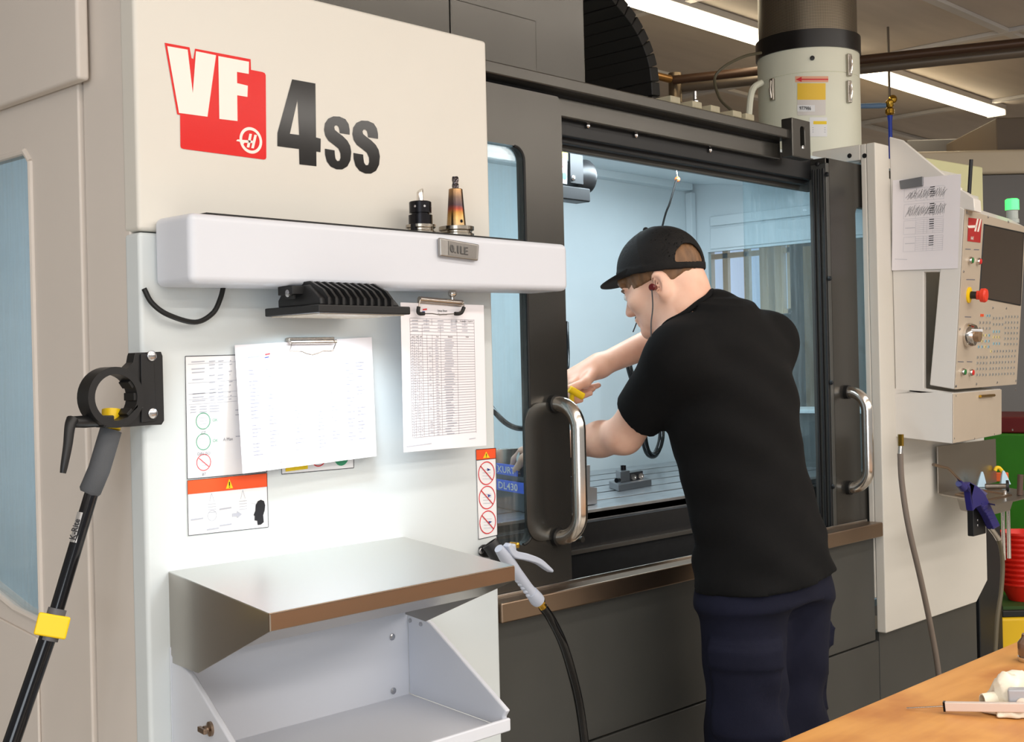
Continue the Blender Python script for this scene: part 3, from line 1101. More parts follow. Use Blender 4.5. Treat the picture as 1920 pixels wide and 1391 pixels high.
for r in range(rows):
    t = .24 + (.905 - .24) * (r + .55) / rows
    for cpos, wd, pb_ in ((.02, .02, .9), (.08, .02, .8), (.14, .02, .6), (.275, .035, .28), (.375, .045, 1), (.50, .12, 1)):
        if rnd.random() < pb_:
            ww = wd * (.7 + rnd.random() * .6)
            s_ = S0 + (S1 - S0) * (cpos + (.04 if cpos == .5 else 0) * rnd.random())
            line(g, f, s_, t, s_ + (S1 - S0) * ww, t, .0014)
for t in (.118, .14, .163, .186):
    for cpos in (.03, .2, .42, .62, .8):
        s_ = S0 + (S1 - S0) * cpos
        line(g, f, s_, t, s_ + .07, t, .0015)
line(g, f, .03, .965, .32, .955, .0013)
line(g, f, .78, .945, .86, .942, .0013)
g.build('row_print', M_inkf, sh, smooth=False)
text('heading', 'Setup Sheet', f(.48, .055, .0008), uu, vv, .0036, M_inkd, sh, 'CENTER', bold=.01)
text('heading', 'Operations', f(.48, .078, .0008), uu, vv, .0036, M_inkd, sh, 'CENTER', bold=.01)
for s_, t_, wd in ((.115, .232, 'Seq'), (.16, .232, 'Tool'), (.21, .232, 'H#'), (.40, .232, 'Tool'), (.54, .232, 'Operation'), (.76, .232, 'Notes'), (.64, .122, 'Qty'), (.69, .122, 'Workcenter'), (.79, .122, 'Program #')):
    text('column_title', wd, f(s_, t_, .0008), uu, vv, .0022, M_inkd, sh, bold=.02)
g = G()
line(g, f, .25, .045, .30, .04, .0028)
g.build('logo_red', M_redpr, sh, smooth=False)
g = G()
line(g, f, .245, .06, .275, .058, .002)
g.build('logo_blue', mat('blue_label_print', (60, 70, 150), .5), sh, smooth=False)
cy = pb - .004
a, b = on(786, 561, y=cy), on(866, 568, y=cy)
cp = thing('magnetic_clip', (a + b) / 2, 'steel clip with black rubber-tipped wire on ball mount, holding the portrait sheet', 'clip')
G().tube([a, b], .0055, 14).build('jaw_roll', M_clip, cp)
G().poly([a + Z * .003, b + Z * .003, b - Z * .007, a - Z * .007], (0, .006, 0)).build('bar', M_clip, cp, bevel=.001)
pz = on(848, 550, y=cy)
G().ball(pz, .0085).build('ball', M_chrome, cp)
G().cyl(pz, Vector((pz.x, pz.y, zbr - .0005)), .005, n=14).build('stud', M_chrome, cp)
G().cyl(pz, pz - Z * .012, .004, n=12).build('neck', M_chrome, cp)
w = [on(x, y, y=cy - .008) for x, y in ((788, 562), (785, 574), (784, 584), (790, 588), (810, 588), (824, 590), (838, 589), (856, 588), (866, 582), (870, 573), (867, 566))]
G().tube(w, .0011, 8).build('wire_handle', M_clip, cp)
for w_ in (w[2:4], w[7:9]):
    pass
G().tube(bez([on(x, y, y=cy - .008) for x, y in ((785, 575), (784, 585), (788, 588), (795, 588))], 4), .0036, 10).build('rubber_tip', M_rubber, cp)
G().tube(bez([on(x, y, y=cy - .008) for x, y in ((870, 576), (866, 585), (861, 588), (853, 588))], 4), .0036, 10).build('rubber_tip', M_rubber, cp)

# ---------------------------------------------------------------- stainless shelf and the white bin below
Lb, Rb = on(316, 1071, y=YF), on(757, 1003, y=YF)
zsh = Lb.z
Rb.z = zsh
Lf = on(505, 1150, z=zsh)
Rf = on(965, 1060, z=zsh)
lip = .0235
shelf = thing('shelf', (Lb + Rf) / 2, None)
shelf.parent = mill
WLOC[shelf] = (Lb + Rf) / 2
shelf.location = WLOC[shelf] - WLOC[mill]
M_shelf = mat('shelf_stainless', (206, 205, 201), 0.33, metal=1.0)
G().poly([Lb, Rb, Rf, Lf], (0, 0, -.003)).build('shelf_top', M_shelf, shelf, bevel=.001)
G().poly([Lf, Rf, Rf - Z * lip, Lf - Z * lip], (0, .003, 0)).build('front_lip', M_steelw, shelf, bevel=.001)
nrm = (Lf - Lb).cross(Z).normalized()
G2 = on(371, 1262, plane=(Lb, nrm))
G3 = on(318, 1240, plane=(Lb, nrm))
gus = [Lb - Z * .002, Lf - Z * .002, Lf - Z * lip, G2, Vector((Lb.x, YF, G3.z))]
th_ = nrm * (.002 if nrm.x > 0 else -.002)
G().poly(gus, th_).build('end_gusset', M_steel, shelf)
sh_ = Rf - Lf
gr_ = [p + sh_ for p in gus]
gr_[0], gr_[4] = Rb - Z * .002, Vector((Rb.x, YF, G3.z))
G().poly(gr_, th_ * -1).build('end_gusset', M_steel, shelf)
i1, i2 = Lf - Z * lip, G2 + (Lf - G2) * .0
G().poly([i1 + X * .003, i1 + sh_ - X * .003, i1 + sh_ + (G2 - i1) * .35 - X * .003, i1 + (G2 - i1) * .35 + X * .003], Vector((0, .002, .001))).build('under_flange', M_steel, shelf)

zfl = on(765, 1300, y=YF).z
Br = Vector((on(765, 1300, y=YF).x, YF - .004, zfl))
Fr = on(943, 1364, z=zfl)
e = Fr - Br
bn = e.cross(Z).normalized()
if bn.x < 0:
    bn = -bn
XbL = on(320, 1320, y=YF).x
off = Vector((XbL - Br.x, 0, 0))
binp = thing('storage_bin', Br + e / 2 + off / 2, None)
binp.parent = mill
WLOC[binp] = Br + e / 2 + off / 2
binp.location = WLOC[binp] - WLOC[mill]
pl = (Br, bn)
t1 = on(768, 1150, plane=pl)
t2 = on(806, 1168, plane=pl)
t3 = on(949, 1333, plane=pl)
side = [Br, Br + Z * (t2.z - zfl + .02), t2, t3, Vector((Fr.x, Fr.y, t3.z - .012)), Fr]
G().poly(side, bn * .010).build('bin_side', M_cool, binp, bevel=.003, segs=3)
G().poly([p + off for p in side], bn * .010).build('bin_side', M_cool, binp, bevel=.003, segs=3)
G().poly([Br, Fr, Fr + off, Br + off], (0, 0, -.006)).build('bin_floor', M_cool, binp)
G().poly([Br, Br + off, Br + off + Z * (t2.z - zfl + .03), Br + Z * (t2.z - zfl + .03)], (0, .003, 0)).build('bin_back', M_cool, binp)
fw = Vector((0, -.008, 0))
G().poly([Fr + bn * .01 - Z * .006, Fr + off - Z * .006, Fr + off + Z * .016, Fr + bn * .01 + Z * .016], fw).build('bin_front_lip', M_cool, binp, bevel=.003, segs=3)
for x, y in ((735, 1194), (737, 1295)):
    p = on(x, y, y=YF - .0045)
    G().lathe(p, (0, -1, 0), [(.006, 0), (.006, .002), (.003, .0035)], 14).build('bin_screw', M_screw, binp)
for x, y in ((770, 1163), (790, 1170)):
    p = on(x, y, plane=pl)
    G().lathe(p, -bn, [(.004, 0), (.004, .003), (.002, .004)], 10).build('bin_screw', M_screw, binp)
lk = on(396, 1366, plane=(Br + off, bn))
G().lathe(lk, -bn, [(.011, -.001), (.011, .004), (.006, .006), (.006, .012)], 16).build('latch', M_brass if False else M_steelw, binp)
G().obox(lk - bn * .014, bn * .003, e.normalized() * .012, Z * .004).build('latch_wing', M_steelw, binp, bevel=.001)

# ---------------------------------------------------------------- ring clamp and pole at the left corner
yk = YF - .002
P = lambda x, y, o=0.0: on(x, y, y=yk - o)
cen = P(197, 745)
rk = thing('pole_clamp', cen, 'black open ring clamp with a long lever screwed to left edge of the white panel', 'clamp')
hw = (P(249, 745) - P(145, 745)).length / 2
R1 = hw
R0 = R1 * .76
n = 40
ring = [cen + (X * math.cos(2 * math.pi * i / n) + Z * math.sin(2 * math.pi * i / n)) * R1 for i in range(n)]
hole = [cen + (X * math.cos(2 * math.pi * i / n) + Z * math.sin(2 * math.pi * i / n)) * R0 for i in range(n)]
G().poly(ring, (0, -.034, 0), [hole]).build('ring', M_blackpl, rk, bevel=.003)
for a_ in (35, 0, -45):
    d = X * math.cos(math.radians(a_)) + Z * math.sin(math.radians(a_))
    tn = Vector((-d.z, 0, d.x))
    G().obox(cen + d * (R0 - .001) + Vector((0, -.017, 0)), d * .004, tn * .006, Y * .015).build('grip_pad', M_rubber, rk, bevel=.001)
pts = [P(x, y) for x, y in ((240, 662), (288, 660), (291, 668), (294, 788), (289, 796), (262, 797), (228, 800), (196, 801), (196, 788), (218, 787), (236, 774), (246, 752), (246, 732), (238, 712), (218, 694), (224, 692), (236, 680), (238, 668))]
G().poly(pts, (0, -.022, 0)).build('plate', M_blackpl, rk, bevel=.002)
pts = [P(x, y, .0215) for x, y in ((262, 664), (286, 664), (291, 788), (263, 792))]
G().poly(pts, (0, -.004, 0)).build('plate_flange', M_blackpl, rk, bevel=.001)
text('embossed_mark', 'HAAS', P(268, 766, .0258), Z, -X, .009, mat('emboss_grey', (70, 70, 70), .5), rk, shear=.3, bold=.01)
for x, y in ((284, 667), (286, 775)):
    p = P(x, y, .0255)
    G().lathe(p, (0, -1, 0), [(.008, -.002), (.008, .002), (.005, .004)], 16).build('clamp_screw', M_screw, rk)
a, b = P(183, 790, .012), P(134, 791, .014)
G().tube([a, a + (b - a) * .5, b], [.0085, .0095, .0085], 14).build('lever_hub', M_blackpl, rk)
G().tube(bez([P(136, 786, .018), P(131, 800, .022), P(127, 835, .026), P(121, 870, .028), P(118, 887, .028)], 5), [.009 - .0045 * i / 20 for i in range(21)], 12).build('lever', M_blackpl, rk)
G().obox(P(196, 790, .017), X * .009, Z * .009, Y * .014).build('pinch_block', M_blackpl, rk, bevel=.002)

pd = 1.88
PP = lambda x, y, d=pd: on(x, y, d=d)
topd, botd = 1.975, 1.86


def along(x, y):
    t = (y - 765) / (1391 - 765)
    return on(x, y, d=topd + (botd - topd) * t)


po = thing('telescopic_pole', along(20, 1391), 'black telescopic pole with yellow clip leaning in front of the beige flank', 'pole')
G().tube([along(209, 768), along(208, 806)], .0145, 18).build('yellow_collar', M_yellow, po, label='yellow collar')
M_grip = mat('slate_foam_grip', (78, 80, 84), .7, bump=.3, bscale=700)
G().tube([along(208, 806), along(186, 880), along(169, 920), along(166, 926)], [.0165, .0165, .0165, .013], 20).build('foam_grip', M_grip, po)
G().tube([along(173, 920), along(103, 1155)], .0105, 18).build('upper_tube', mat('gloss_black_tube', (14, 14, 18), .12), po)
G().tube([along(100, 1165), along(22, 1391), along(-8, 1478)], .0125, 18).build('lower_tube', mat('gloss_black_tube', (14, 14, 18), .12), po)
a, b = along(157, 962), along(143, 1018)
dv = (b - a).normalized()
tow = (CAM - a).normalized()
sd = dv.cross(tow).normalized()
tw = sd.cross(dv).normalized()
if tw.dot(tow) < 0:
    tw = -tw
lab_v, lab_f = [], []
for i in range(7):
    t = math.radians(-62 + i * 124 / 6)
    d = (tw * math.cos(t) + sd * math.sin(t)) * .0109
    lab_v += [a + d, b + d]
for i in range(6):
    lab_f.append((2 * i, 2 * i + 1, 2 * i + 3, 2 * i + 2))
G().add(lab_v, lab_f).build('label_sleeve', mat('silver_label', (165, 162, 160), .3, metal=.6), po)
text('label_text', 'K-Rite', a + (b - a) * .93 + tw * .0112 + sd * (-.003 if sd.x > 0 else .003), -dv, (sd if sd.x < 0 else -sd), .0085, M_inkd, po, bold=.02, depth=.0003)
G().tube([along(108, 1141), along(99, 1172), along(91, 1201)], .0135, 16).build('clip_liner', mat('grey_clip', (88, 88, 92), .5), po)
c = along(98, 1173)
G().obox(c, dv * .0165, sd * .023, tw * .016).build('yellow_clip', M_yellow, po, bevel=.003, segs=3, label='yellow clip')

# ---------------------------------------------------------------- coolant wash gun in its cup
yg = 1.70
Q = lambda x, y, o=0.0: on(x, y, y=yg - o)
gn = thing('wash_gun', Q(1020, 1140), 'pale grey coolant wash gun on a black hose beside the stainless shelf', 'hose')
M_gun = mat('pale_grey_nylon', (176, 182, 196), .4)
cup = on(927, 1030, y=YF - .03)
G().poly([on(x, y, y=YF - .001) for x, y in ((897, 1026), (903, 1021), (925, 1018), (925, 1046), (903, 1044), (897, 1040))], (0, -.006, 0)).build('cup_plate', M_blackpl, gn, bevel=.002)
ax = (on(950, 1058, y=YF - .05) - on(922, 1018, y=YF - .03)).normalized()
g = G()
u_ = ax.orthogonal().normalized()
v_ = ax.cross(u_)
nn = 20
ri, ro, hh = .014, .0175, .038
vs, fs = [], []
for r, h in ((ro, 0), (ro, hh), (ri, hh), (ri, 0)):
    for i in range(nn):
        t = 2 * math.pi * i / nn
        vs.append(cup - ax * .016 + ax * h + (u_ * math.cos(t) + v_ * math.sin(t)) * r)
for l in range(4):
    for i in range(nn):
        j = (i + 1) % nn
        m_ = (l + 1) % 4
        fs.append((l * nn + i, l * nn + j, m_ * nn + j, m_ * nn + i))
g.add(vs, fs).build('cup', M_blackpl, gn)
p = on(902, 1033, y=YF - .0075)
G().lathe(p, (0, -1, 0), [(.006, 0), (.006, .002), (.003, .004)], 14).build('cup_screw', M_screw, gn)
G().tube([Q(935, 1028), Q(947, 1043), Q(968, 1074), Q(990, 1102), Q(1003, 1120)], [.009, .013, .012, .0105, .012], 18).build('body', M_gun, gn)
g = G()
for i in range(6):
    t = .42 + i * .09
    a = Q(947, 1043) * (1 - t) + Q(1003, 1120) * t
    g.ball(a + (Q(940, 1049) - Q(947, 1043)).normalized() * .009, .0055)
g.build('finger_ridges', M_gun, gn)
G().obox(Q(958, 1032), X * .008, Z * .013, Y * .009).build('head', M_gun, gn, bevel=.004, segs=3)
G().lathe(Q(967, 1022, .004), (0.2, -1, 0), [(.006, -.012), (.006, .006), (.003, .008)], 12).build('pivot_screw', M_brass, gn)
lv = bez([Q(950, 1020, .006), Q(962, 1038, .008), Q(985, 1044, .012), Q(1008, 1052, .014), Q(1024, 1064, .016), Q(1033, 1071, .016)], 5)
m_ = len(lv)
vs, fs = [], []
for i, p in enumerate(lv):
    tn = (lv[min(i + 1, m_ - 1)] - lv[max(i - 1, 0)]).normalized()
    up = Vector((-tn.z, 0, tn.x))
    if up.z < 0:
        up = -up
    hh = .0105 * (1 - .62 * (i / (m_ - 1)) ** 2.2) * (.75 + .25 * min(1, i / 5))
    vs += [p + up * hh * .7 - Y * .008, p + up * hh * .7 + Y * .008, p - up * hh * .7 + Y * .008, p - up * hh * .7 - Y * .008]
for i in range(m_ - 1):
    for k_ in range(4):
        l_ = (k_ + 1) % 4
        fs.append((i * 4 + k_, i * 4 + l_, i * 4 + 4 + l_, i * 4 + 4 + k_))
fs += [(0, 1, 2, 3), ((m_ - 1) * 4 + 3, (m_ - 1) * 4 + 2, (m_ - 1) * 4 + 1, (m_ - 1) * 4)]
G().add(vs, fs).build('lever', M_gun, gn, bevel=.003, segs=3)
G().tube([Q(996, 1110), Q(1006, 1123), Q(1010, 1127)], [.0125, .0145, .0135], 18).build('end_collar', M_gun, gn)
G().tube([Q(1007, 1122), Q(1013, 1131)], .0125, 6).build('hex_nut', M_brass, gn)
G().tube([Q(1012, 1130), Q(1021, 1143)], .0085, 14).build('barb', M_brass, gn)
G().tube(bez([Q(1018, 1138), Q(1034, 1162), Q(1055, 1205, .01), Q(1072, 1260, .01), Q(1086, 1320), Q(1096, 1391), Q(1105, 1480), Q(1112, 1600, .02), on(1130, 1700, y=1.72)], 6), .0092, 14).build('hose', mat('gloss_black_hose', (12, 12, 13), .12), gn)
# ---------------------------------------------------------------- sliding doors
YD = YF + 0.052
# left door: panel with a tall rounded window
dx1 = on(1052, 190, y=YD).x
dz1, dz0 = on(1045, 181, y=YD).z, ZS + .002
xh_ = XR - 0.5
wr = on(988, 500, y=YD).x
wz1_, wz0_ = on(940, 269, y=YD).z, on(965, 1024, y=YD).z
ol = [Vector((xh_, YD, dz0)), Vector((dx1, YD, dz0)), Vector((dx1, YD, dz1 - .012)), Vector((dx1 - .012, YD, dz1)), Vector((xh_, YD, dz1))]
r_ = .030
hole = [Vector((xh_ + .1, YD, wz0_))] + arc((wr - r_, YD, wz0_ + r_), X, Z, r_, -90, 0, 6) + arc((wr - r_, YD, wz1_ - r_), X, Z, r_, 0, 90, 6) + [Vector((xh_ + .1, YD, wz1_))]
ld = thing('left_door_x', ((xh_ + dx1) / 2, YD, dz0))
ld.name = 'sliding_door'
ld.parent = mill
ld.location = WLOC[ld] - WLOC[mill]
ld['label'] = 'charcoal door left of the worker'
G().poly(ol, (0, .024, 0), [hole]).build('door_panel', M_dark, ld, smooth=False)
G().poly([p + Y * .012 for p in hole], (0, .006, 0)).build('door_window', M_glass, ld)
g = G()
hb = hole[1:-1]
g.tube([p + Y * .002 for p in hb], .0035, 8)
g.build('window_gasket', M_rubber, ld)
ax0 = on(1036, 757, y=YD)
az1, az0 = ax0.z, on(1043, 1006, y=YD).z
cx_, cz_ = on(1031, 880, y=YD).x, (az1 + az0) / 2
hwid = dx1 - on(984, 880, y=YD).x
G().poly(rrect((dx1 - hwid / 2 - .001, YD, cz_), X, Z, hwid / 2, (az1 - az0) / 2 + .004, .048, 8), (0, -.005, 0)).build('handle_plate', M_dark, ld, bevel=.004, segs=3)


def grab(x, ya_, z0, z1, out, rad, r, parent):
    pts = [Vector((x, ya_ + .01, z1))] + arc((x, ya_ - out + rad, z1 - rad), -Y, Z, rad, 90, 0, 8) + arc((x, ya_ - out + rad, z0 + rad), -Y, Z, rad, 0, -90, 8) + [Vector((x, ya_ + .01, z0))]
    h = G().tube(pts, r, 20, caps=False).build('handle', M_handle, parent, label='polished tubular handle')
    for zz in (z1, z0):
        G().tube([Vector((x, ya_ - .012, zz)), Vector((x, ya_ + .002, zz))], r * 1.22, 20).build('grommet', M_rubber, parent)
    return h


grab(ax0.x, YD, az0, az1, .072, .055, .0165, ld)
pk = on(1080, 1010, y=YD + .01)
G().cyl(pk - Y * .02, pk + Y * .02, .007, n=12).build('door_stop', M_steel, ld)

# right door: front panel, leading stile, top rail and a glazed return behind it
rdx0 = on(1561, 600, y=YD).x
rz1_ = on(1561, 298, y=YD).z
rd = thing('sliding_door', ((rdx0 + XC) / 2, YD, dz0))
rd.parent = mill
rd.location = WLOC[rd] - WLOC[mill]
rd['label'] = 'charcoal door right of the worker'
xr1 = XC + .25
wl0 = on(1606, 500, y=YD).x
rwz1, rwz0 = on(1612, 389, y=YD).z, on(1612, 914, y=YD).z
r_ = .022
hole = arc((wl0 + r_, YD, rwz1 - r_), X, Z, r_, 90, 180, 5) + arc((wl0 + r_, YD, rwz0 + r_), X, Z, r_, 180, 270, 5) + [Vector((xr1 - .05, YD, rwz0)), Vector((xr1 - .05, YD, rwz1))]
G().poly([Vector((rdx0, YD, dz0)), Vector((xr1, YD, dz0)), Vector((xr1, YD, rz1_)), Vector((rdx0, YD, rz1_))], (0, .02, 0), [hole]).build('door_panel', M_dark, rd, smooth=False)
G().poly([p + Y * .01 for p in hole], (0, .005, 0)).build('door_window', M_glass, rd)
xst = rdx0
yr2 = on(1396, 320, x=xst).y
zr_b = on(1480, 318, x=xst).z
G().box(xst - .018, xst, YD, YD + .055, dz0, rz1_).build('stile', M_dark2, rd, bevel=.002)
ysm = on(1529, 600, x=xst - .018).y
for q_ in (0.0, .5, 1.0):
    yy = YD + .006 + (ysm - YD - .012) * q_
    G().box(xst - .026, xst - .018, yy - .003, yy + .003, dz0, rz1_ - .03).build('seal_strip', M_black, rd, bevel=.002)
G().box(xst - .02, xst, YD, yr2, zr_b - .0, rz1_).build('top_rail', M_dark, rd, bevel=.002)
G().box(xst - .012, xst - .006, YD + .05, yr2, dz0 + .12, zr_b).build('return_glass', M_glass, rd)
for x, y in ((1419, 312), (1533, 307), (1551, 327)):
    p = on(x, y, x=xst - .0205)
    G().lathe(p, (-1, 0, 0), [(.007, 0), (.007, .003), (.004, .005)], 12).build('door_screw', M_black, rd)
for x, y in ((1556, 522), (1559, 717), (1562, 912)):
    p = on(x, y, x=xst - .019)
    G().lathe(p, (-1, 0, 0), [(.007, 0), (.007, .003), (.004, .005)], 12).build('door_screw', M_black, rd)
pr = on(1586, 735, y=YD)
grab(pr.x, YD, on(1590, 914, y=YD).z, pr.z, .066, .055, .0165, rd)

# white right-hand column: side face with the slot for the door, and its front strip
yb0 = on(1522, 285, x=XC).y
zsl = on(1600, 302, x=XC).z
G().box(XC, xcr, YF + .03, YD - .004, wlow.z + .1, zc1).build('right_column', M_white, mill, bevel=.004)
G().box(XC, xcr, YD - .004, yb0, zsl, zc1).build('right_column_top', M_white, mill, bevel=.004)
G().box(XC + .02, XE, YF + .06, YF + .26, zc1 - .05, zc1 - .02).build('right_roof', M_white, mill)
for x in (1593, 1621):
    p = on(x, 292, x=XC - .0005)
    G().lathe(p, (-1, 0, 0), [(.007, -.002), (.007, .0015), (.004, .002)], 12).build('column_hole', M_black, mill)
# slotted bracket at the end of the header
a, b = on(1486, 262, y=YF + .03), on(1520, 262, y=YF + .03)
bz1, bz0 = on(1503, 224, y=YF + .03).z, on(1503, 296, y=YF + .03).z
sl = rrect(((a.x + b.x) / 2 + .006, YF + .03, (bz0 + bz1) / 2 + .004), X, Z, .011, .030, .0105, 5)
G().poly([Vector((a.x, YF + .03, bz0)), Vector((b.x, YF + .03, bz0)), Vector((b.x, YF + .03, bz1)), Vector((a.x, YF + .03, bz1))], (0, .035, 0), [sl]).build('slotted_bracket', M_dark, mill, bevel=.003)
p = on(1504, 278, y=YF + .035)
G().lathe(p, (0, -1, 0), [(.008, -.004), (.008, .004), (.004, .005)], 12).build('bracket_bolt', M_screw, mill)

# ---------------------------------------------------------------- inside: table, vise, fixture, hoses
zT = 1.0
yT0, yT1 = 2.06, 2.84
tx0, tx1 = 1.75, 3.86
tb = thing('work_table', ((tx0 + tx1) / 2, (yT0 + yT1) / 2, zT))
tb.parent = mill
tb.location = WLOC[tb] - WLOC[mill]
M_table = mat('milled_table_steel', (176, 180, 184), 0.3, metal=.9, var=.25, vscale=14, stretch=(1, 3, 1))
n = 6
w_ = (yT1 - yT0) / n
for i in range(n):
    G().box(tx0, tx1, yT0 + i * w_ + (.008 if i else 0), yT0 + (i + 1) * w_ - (.008 if i < n - 1 else 0), zT - .03, zT).build('table_land', M_table, tb, bevel=.0015)
G().box(tx0, tx1, yT0 + .004, yT1, zT - .085, zT - .028).build('table_body', M_table, tb)
G().box(tx0, tx1, yT0, yT0 + .01, zT - .026, zT - .006).build('table_edge', M_chrome, tb, bevel=.002)
M_way = mat('black_way_cover', (26, 26, 28), .5, var=.3, vscale=60)
G().box(XI0 + .3, XI1 - .1, yT0 - .02, yT0 - .005, ZI0, zT - .028).build('way_cover', M_way, mill)
G().box(XI0 + .3, XI1 - .1, yT0 - .035, yT0 - .02, ZS + .02, ZS + .03).build('way_cover_bead', M_steel, mill)

# vise, long axis into the machine, seen through the left door glass
vd = Vector((.35, .937, 0))
vn = Vector((.937, -.35, 0))
p0 = on(931, 928, z=zT + .01)
p0 = on(1003, 940, y=2.09)
p0.z = zT
vs_ = thing('machine_vise', p0 + vd * .17 + vn * .1, 'dark machine vise with two blue name strips behind left door glass', 'vise')
M_vise = mat('vise_grey_iron', (84, 88, 92), .42, metal=.6, var=.15)
G().obox(p0 + vd * .19 + vn * .058 + Z * .028, vd * .21, vn * .056, Z * .028).build('base', M_vise, vs_, bevel=.004)
G().obox(p0 + vd * .19 + vn * .058 + Z * .072, vd * .20, vn * .050, Z * .017).build('bed', M_vise, vs_, bevel=.003)
G().obox(p0 + vd * .05 + vn * .058 + Z * .115, vd * .045, vn * .050, Z * .027).build('moving_jaw', M_vise, vs_, bevel=.003)
G().obox(p0 + vd * .31 + vn * .058 + Z * .115, vd * .05, vn * .050, Z * .027).build('fixed_jaw', M_vise, vs_, bevel=.003)
for t in (.104, .252):
    G().obox(p0 + vd * t + vn * .058 + Z * .122, vd * .009, vn * .050, Z * .026).build('jaw_plate', M_chrome, vs_, bevel=.001)
G().cyl(p0 - vd * .04 + vn * .058 + Z * .06, p0 + vd * .02 + vn * .058 + Z * .06, .014, n=16).build('screw', M_chrome, vs_)
for t in (.03, .07):
    for s_ in (.035, .085):
        q_ = p0 + vd * t + vn * s_ + Z * .142
        G().lathe(q_, Z, [(.009, 0), (.009, .008), (.006, .009)], 14).build('cap_screw', M_chrome, vs_)
M_blue = mat('blue_name_strip', (58, 108, 245), .4)
for zz, hh, l0, l1, tx in ((.038, .014, .0, .36, 'DL430'), (.116, .013, .0, .34, 'KURT')):
    pass
vpl = (p0, vn)


def strip(x0, x1, py, hh, off, tx, th, tpos, sq):
    a_, b_ = on(x0, py, plane=vpl), on(x1, py, plane=vpl)
    zc_ = (a_.z + b_.z) / 2 if False else on((x0 + x1) / 2, py, plane=vpl).z
    sa, sb = (a_ - p0).dot(vd), (b_ - p0).dot(vd)
    c_ = p0 + vd * ((sa + sb) / 2) - vn * off
    c_.z = zc_
    st_ = G().obox(c_, vd * (abs(sa - sb) / 2), vn * .002, Z * hh).build('name_strip', M_blue, vs_)
    text('strip_text', tx, c_ - vd * 0 + (-vd) * (tpos * abs(sa - sb)) - vn * .0024 - Z * th / 2, -vd, Z, th, M_label, st_, bold=.02, squeeze=sq)
    return st_, c_, abs(sa - sb)


sA, _, _ = strip(925, 996, 912, .0135, .002, 'DL430', .017, -.32, 1.7)
sB, cB, wB = strip(926, 971, 880, .0135, .002, 'KURT', .016, -.26, 1.7)
cB = cB + vd * (wB * .36) - vn * .0024
g = G()
fring(g, cB, vd * 1.9, Z, .0095, .011, 20)
g.build('strip_emblem', M_label, sB, smooth=False)
text('strip_text', 'K', cB - Z * .0055 - vn * .0002, -vd, Z, .011, M_label, sB, 'CENTER', bold=.02, squeeze=1.7)

# stepped end of a second vise body just right of the left handle
q = [on(x, y, y=2.12) for x, y in ((1094, 872), (1107, 871), (1107, 912), (1120, 914), (1120, 935), (1094, 940))]
for p in q[-2:]:
    p.z = zT + .001
st = G().poly(q, (0, .13, 0)).build('stepped_block', mat('light_ground_steel', (168, 170, 174), .3, metal=.8, var=.1), None, bevel=.002)
tag(st, 'pale stepped steel block on the table beside the left door handle', 'block')

# small fixture with screws
a, b, c = on(1160, 922, z=zT), on(1222, 911, z=zT), on(1117, 904, z=zT)
uu, vv = (b - a), (c - a)
vv = vv.normalized() * min(vv.length, .13)
fx = thing('clamping_fixture', a + uu / 2 + vv / 2, 'small grey clamping fixture with cap screws on the slotted table', 'fixture')
M_fix = mat('fixture_steel', (120, 122, 126), .3, metal=.85, var=.15)
G().poly([a, b, b + vv, a + vv], Z * .020).build('base_plate', M_fix, fx, bevel=.002)
m0 = a + uu * .15 + vv * .3 + Z * .020
G().poly([m0, m0 + uu * .28, m0 + uu * .28 + vv * .5, m0 + vv * .5], Z * .032).build('jaw_block', M_fix, fx, bevel=.002)
m1 = a + uu * .45 + vv * .35 + Z * .020
G().poly([m1, m1 + uu * .4, m1 + uu * .4 + vv * .4, m1 + vv * .4], Z * .024).build('slide_block', mat('dark_fixture_steel', (50, 50, 54), .3, metal=.8), fx, bevel=.002)
G().lathe(m0 + uu * .16 + vv * .25 + Z * .032, Z, [(.008, 0), (.008, .014), (.0045, .014), (.0045, .010)], 16).build('cap_screw', M_oxide, fx)
for t in (.1, .32):
    q = m1 + uu * t + Z * .010
    G().lathe(q, -vv, [(.0085, -.002), (.0085, .008), (.005, .008), (.005, .004)], 16).build('cap_screw', M_chrome, fx)
G().lathe(a + uu * .02 + vv * .2 + Z * .03, -uu, [(.007, -.01), (.007, .004), (.003, .004)], 14).build('dark_knob', M_oxide, fx)

# bundled black coolant hose with a loop, and a thin lead hanging from an orange ball
hose = G().tube(bez([on(1175, 640, y=2.86), on(1180, 690, y=2.84), on(1200, 740, y=2.82), on(1235, 770, y=2.80), on(1240, 820, y=2.78), on(1228, 852, y=2.76), on(1213, 845, y=2.74), on(1206, 800, y=2.74), on(1210, 750, y=2.78)], 7), .012, 14).build('coolant_hose', mat('gloss_black_hose', (12, 12, 13), .12), None)
tag(hose, 'black coolant hose looping behind the worker above the table', 'hose')
hose2 = G().tube(bez([on(905, 740, y=2.55), on(930, 775, y=2.5), on(955, 797, y=2.48), on(985, 803, y=2.48), on(1030, 790, y=2.55), on(1062, 700, y=2.75), on(1062, 605, y=2.86)], 7), .008, 12).build('coolant_hose', mat('gloss_black_hose', (12, 12, 13), .12), None)
tag(hose2, 'thin black hose curving low behind left door glass', 'hose')
p = on(1270, 336, y=2.30)
pt = on(1268, 318, y=2.30)
bl = thing('hanging_lead', p, 'thin black lead hanging from an orange ball under the header', 'cord')
G().ball(p, .0085).build('orange_ball', mat('orange_ball', (222, 110, 60), .4), bl, label='orange ball')
G().tube([p + Z * .006, pt, Vector((pt.x, pt.y, ZIF + (ZI1 - ZIF) * (pt.y - YI) / (YB - YI) - .010))], .0022, 8).build('hook_wire', M_chrome, bl)
G().tube(bez([p + Vector((-.006, -.002, 0)), on(1256, 380, y=2.32), on(1242, 424, y=2.36), on(1205, 600, y=2.5)], 6), .0032, 10).build('cord', M_rubber, bl)

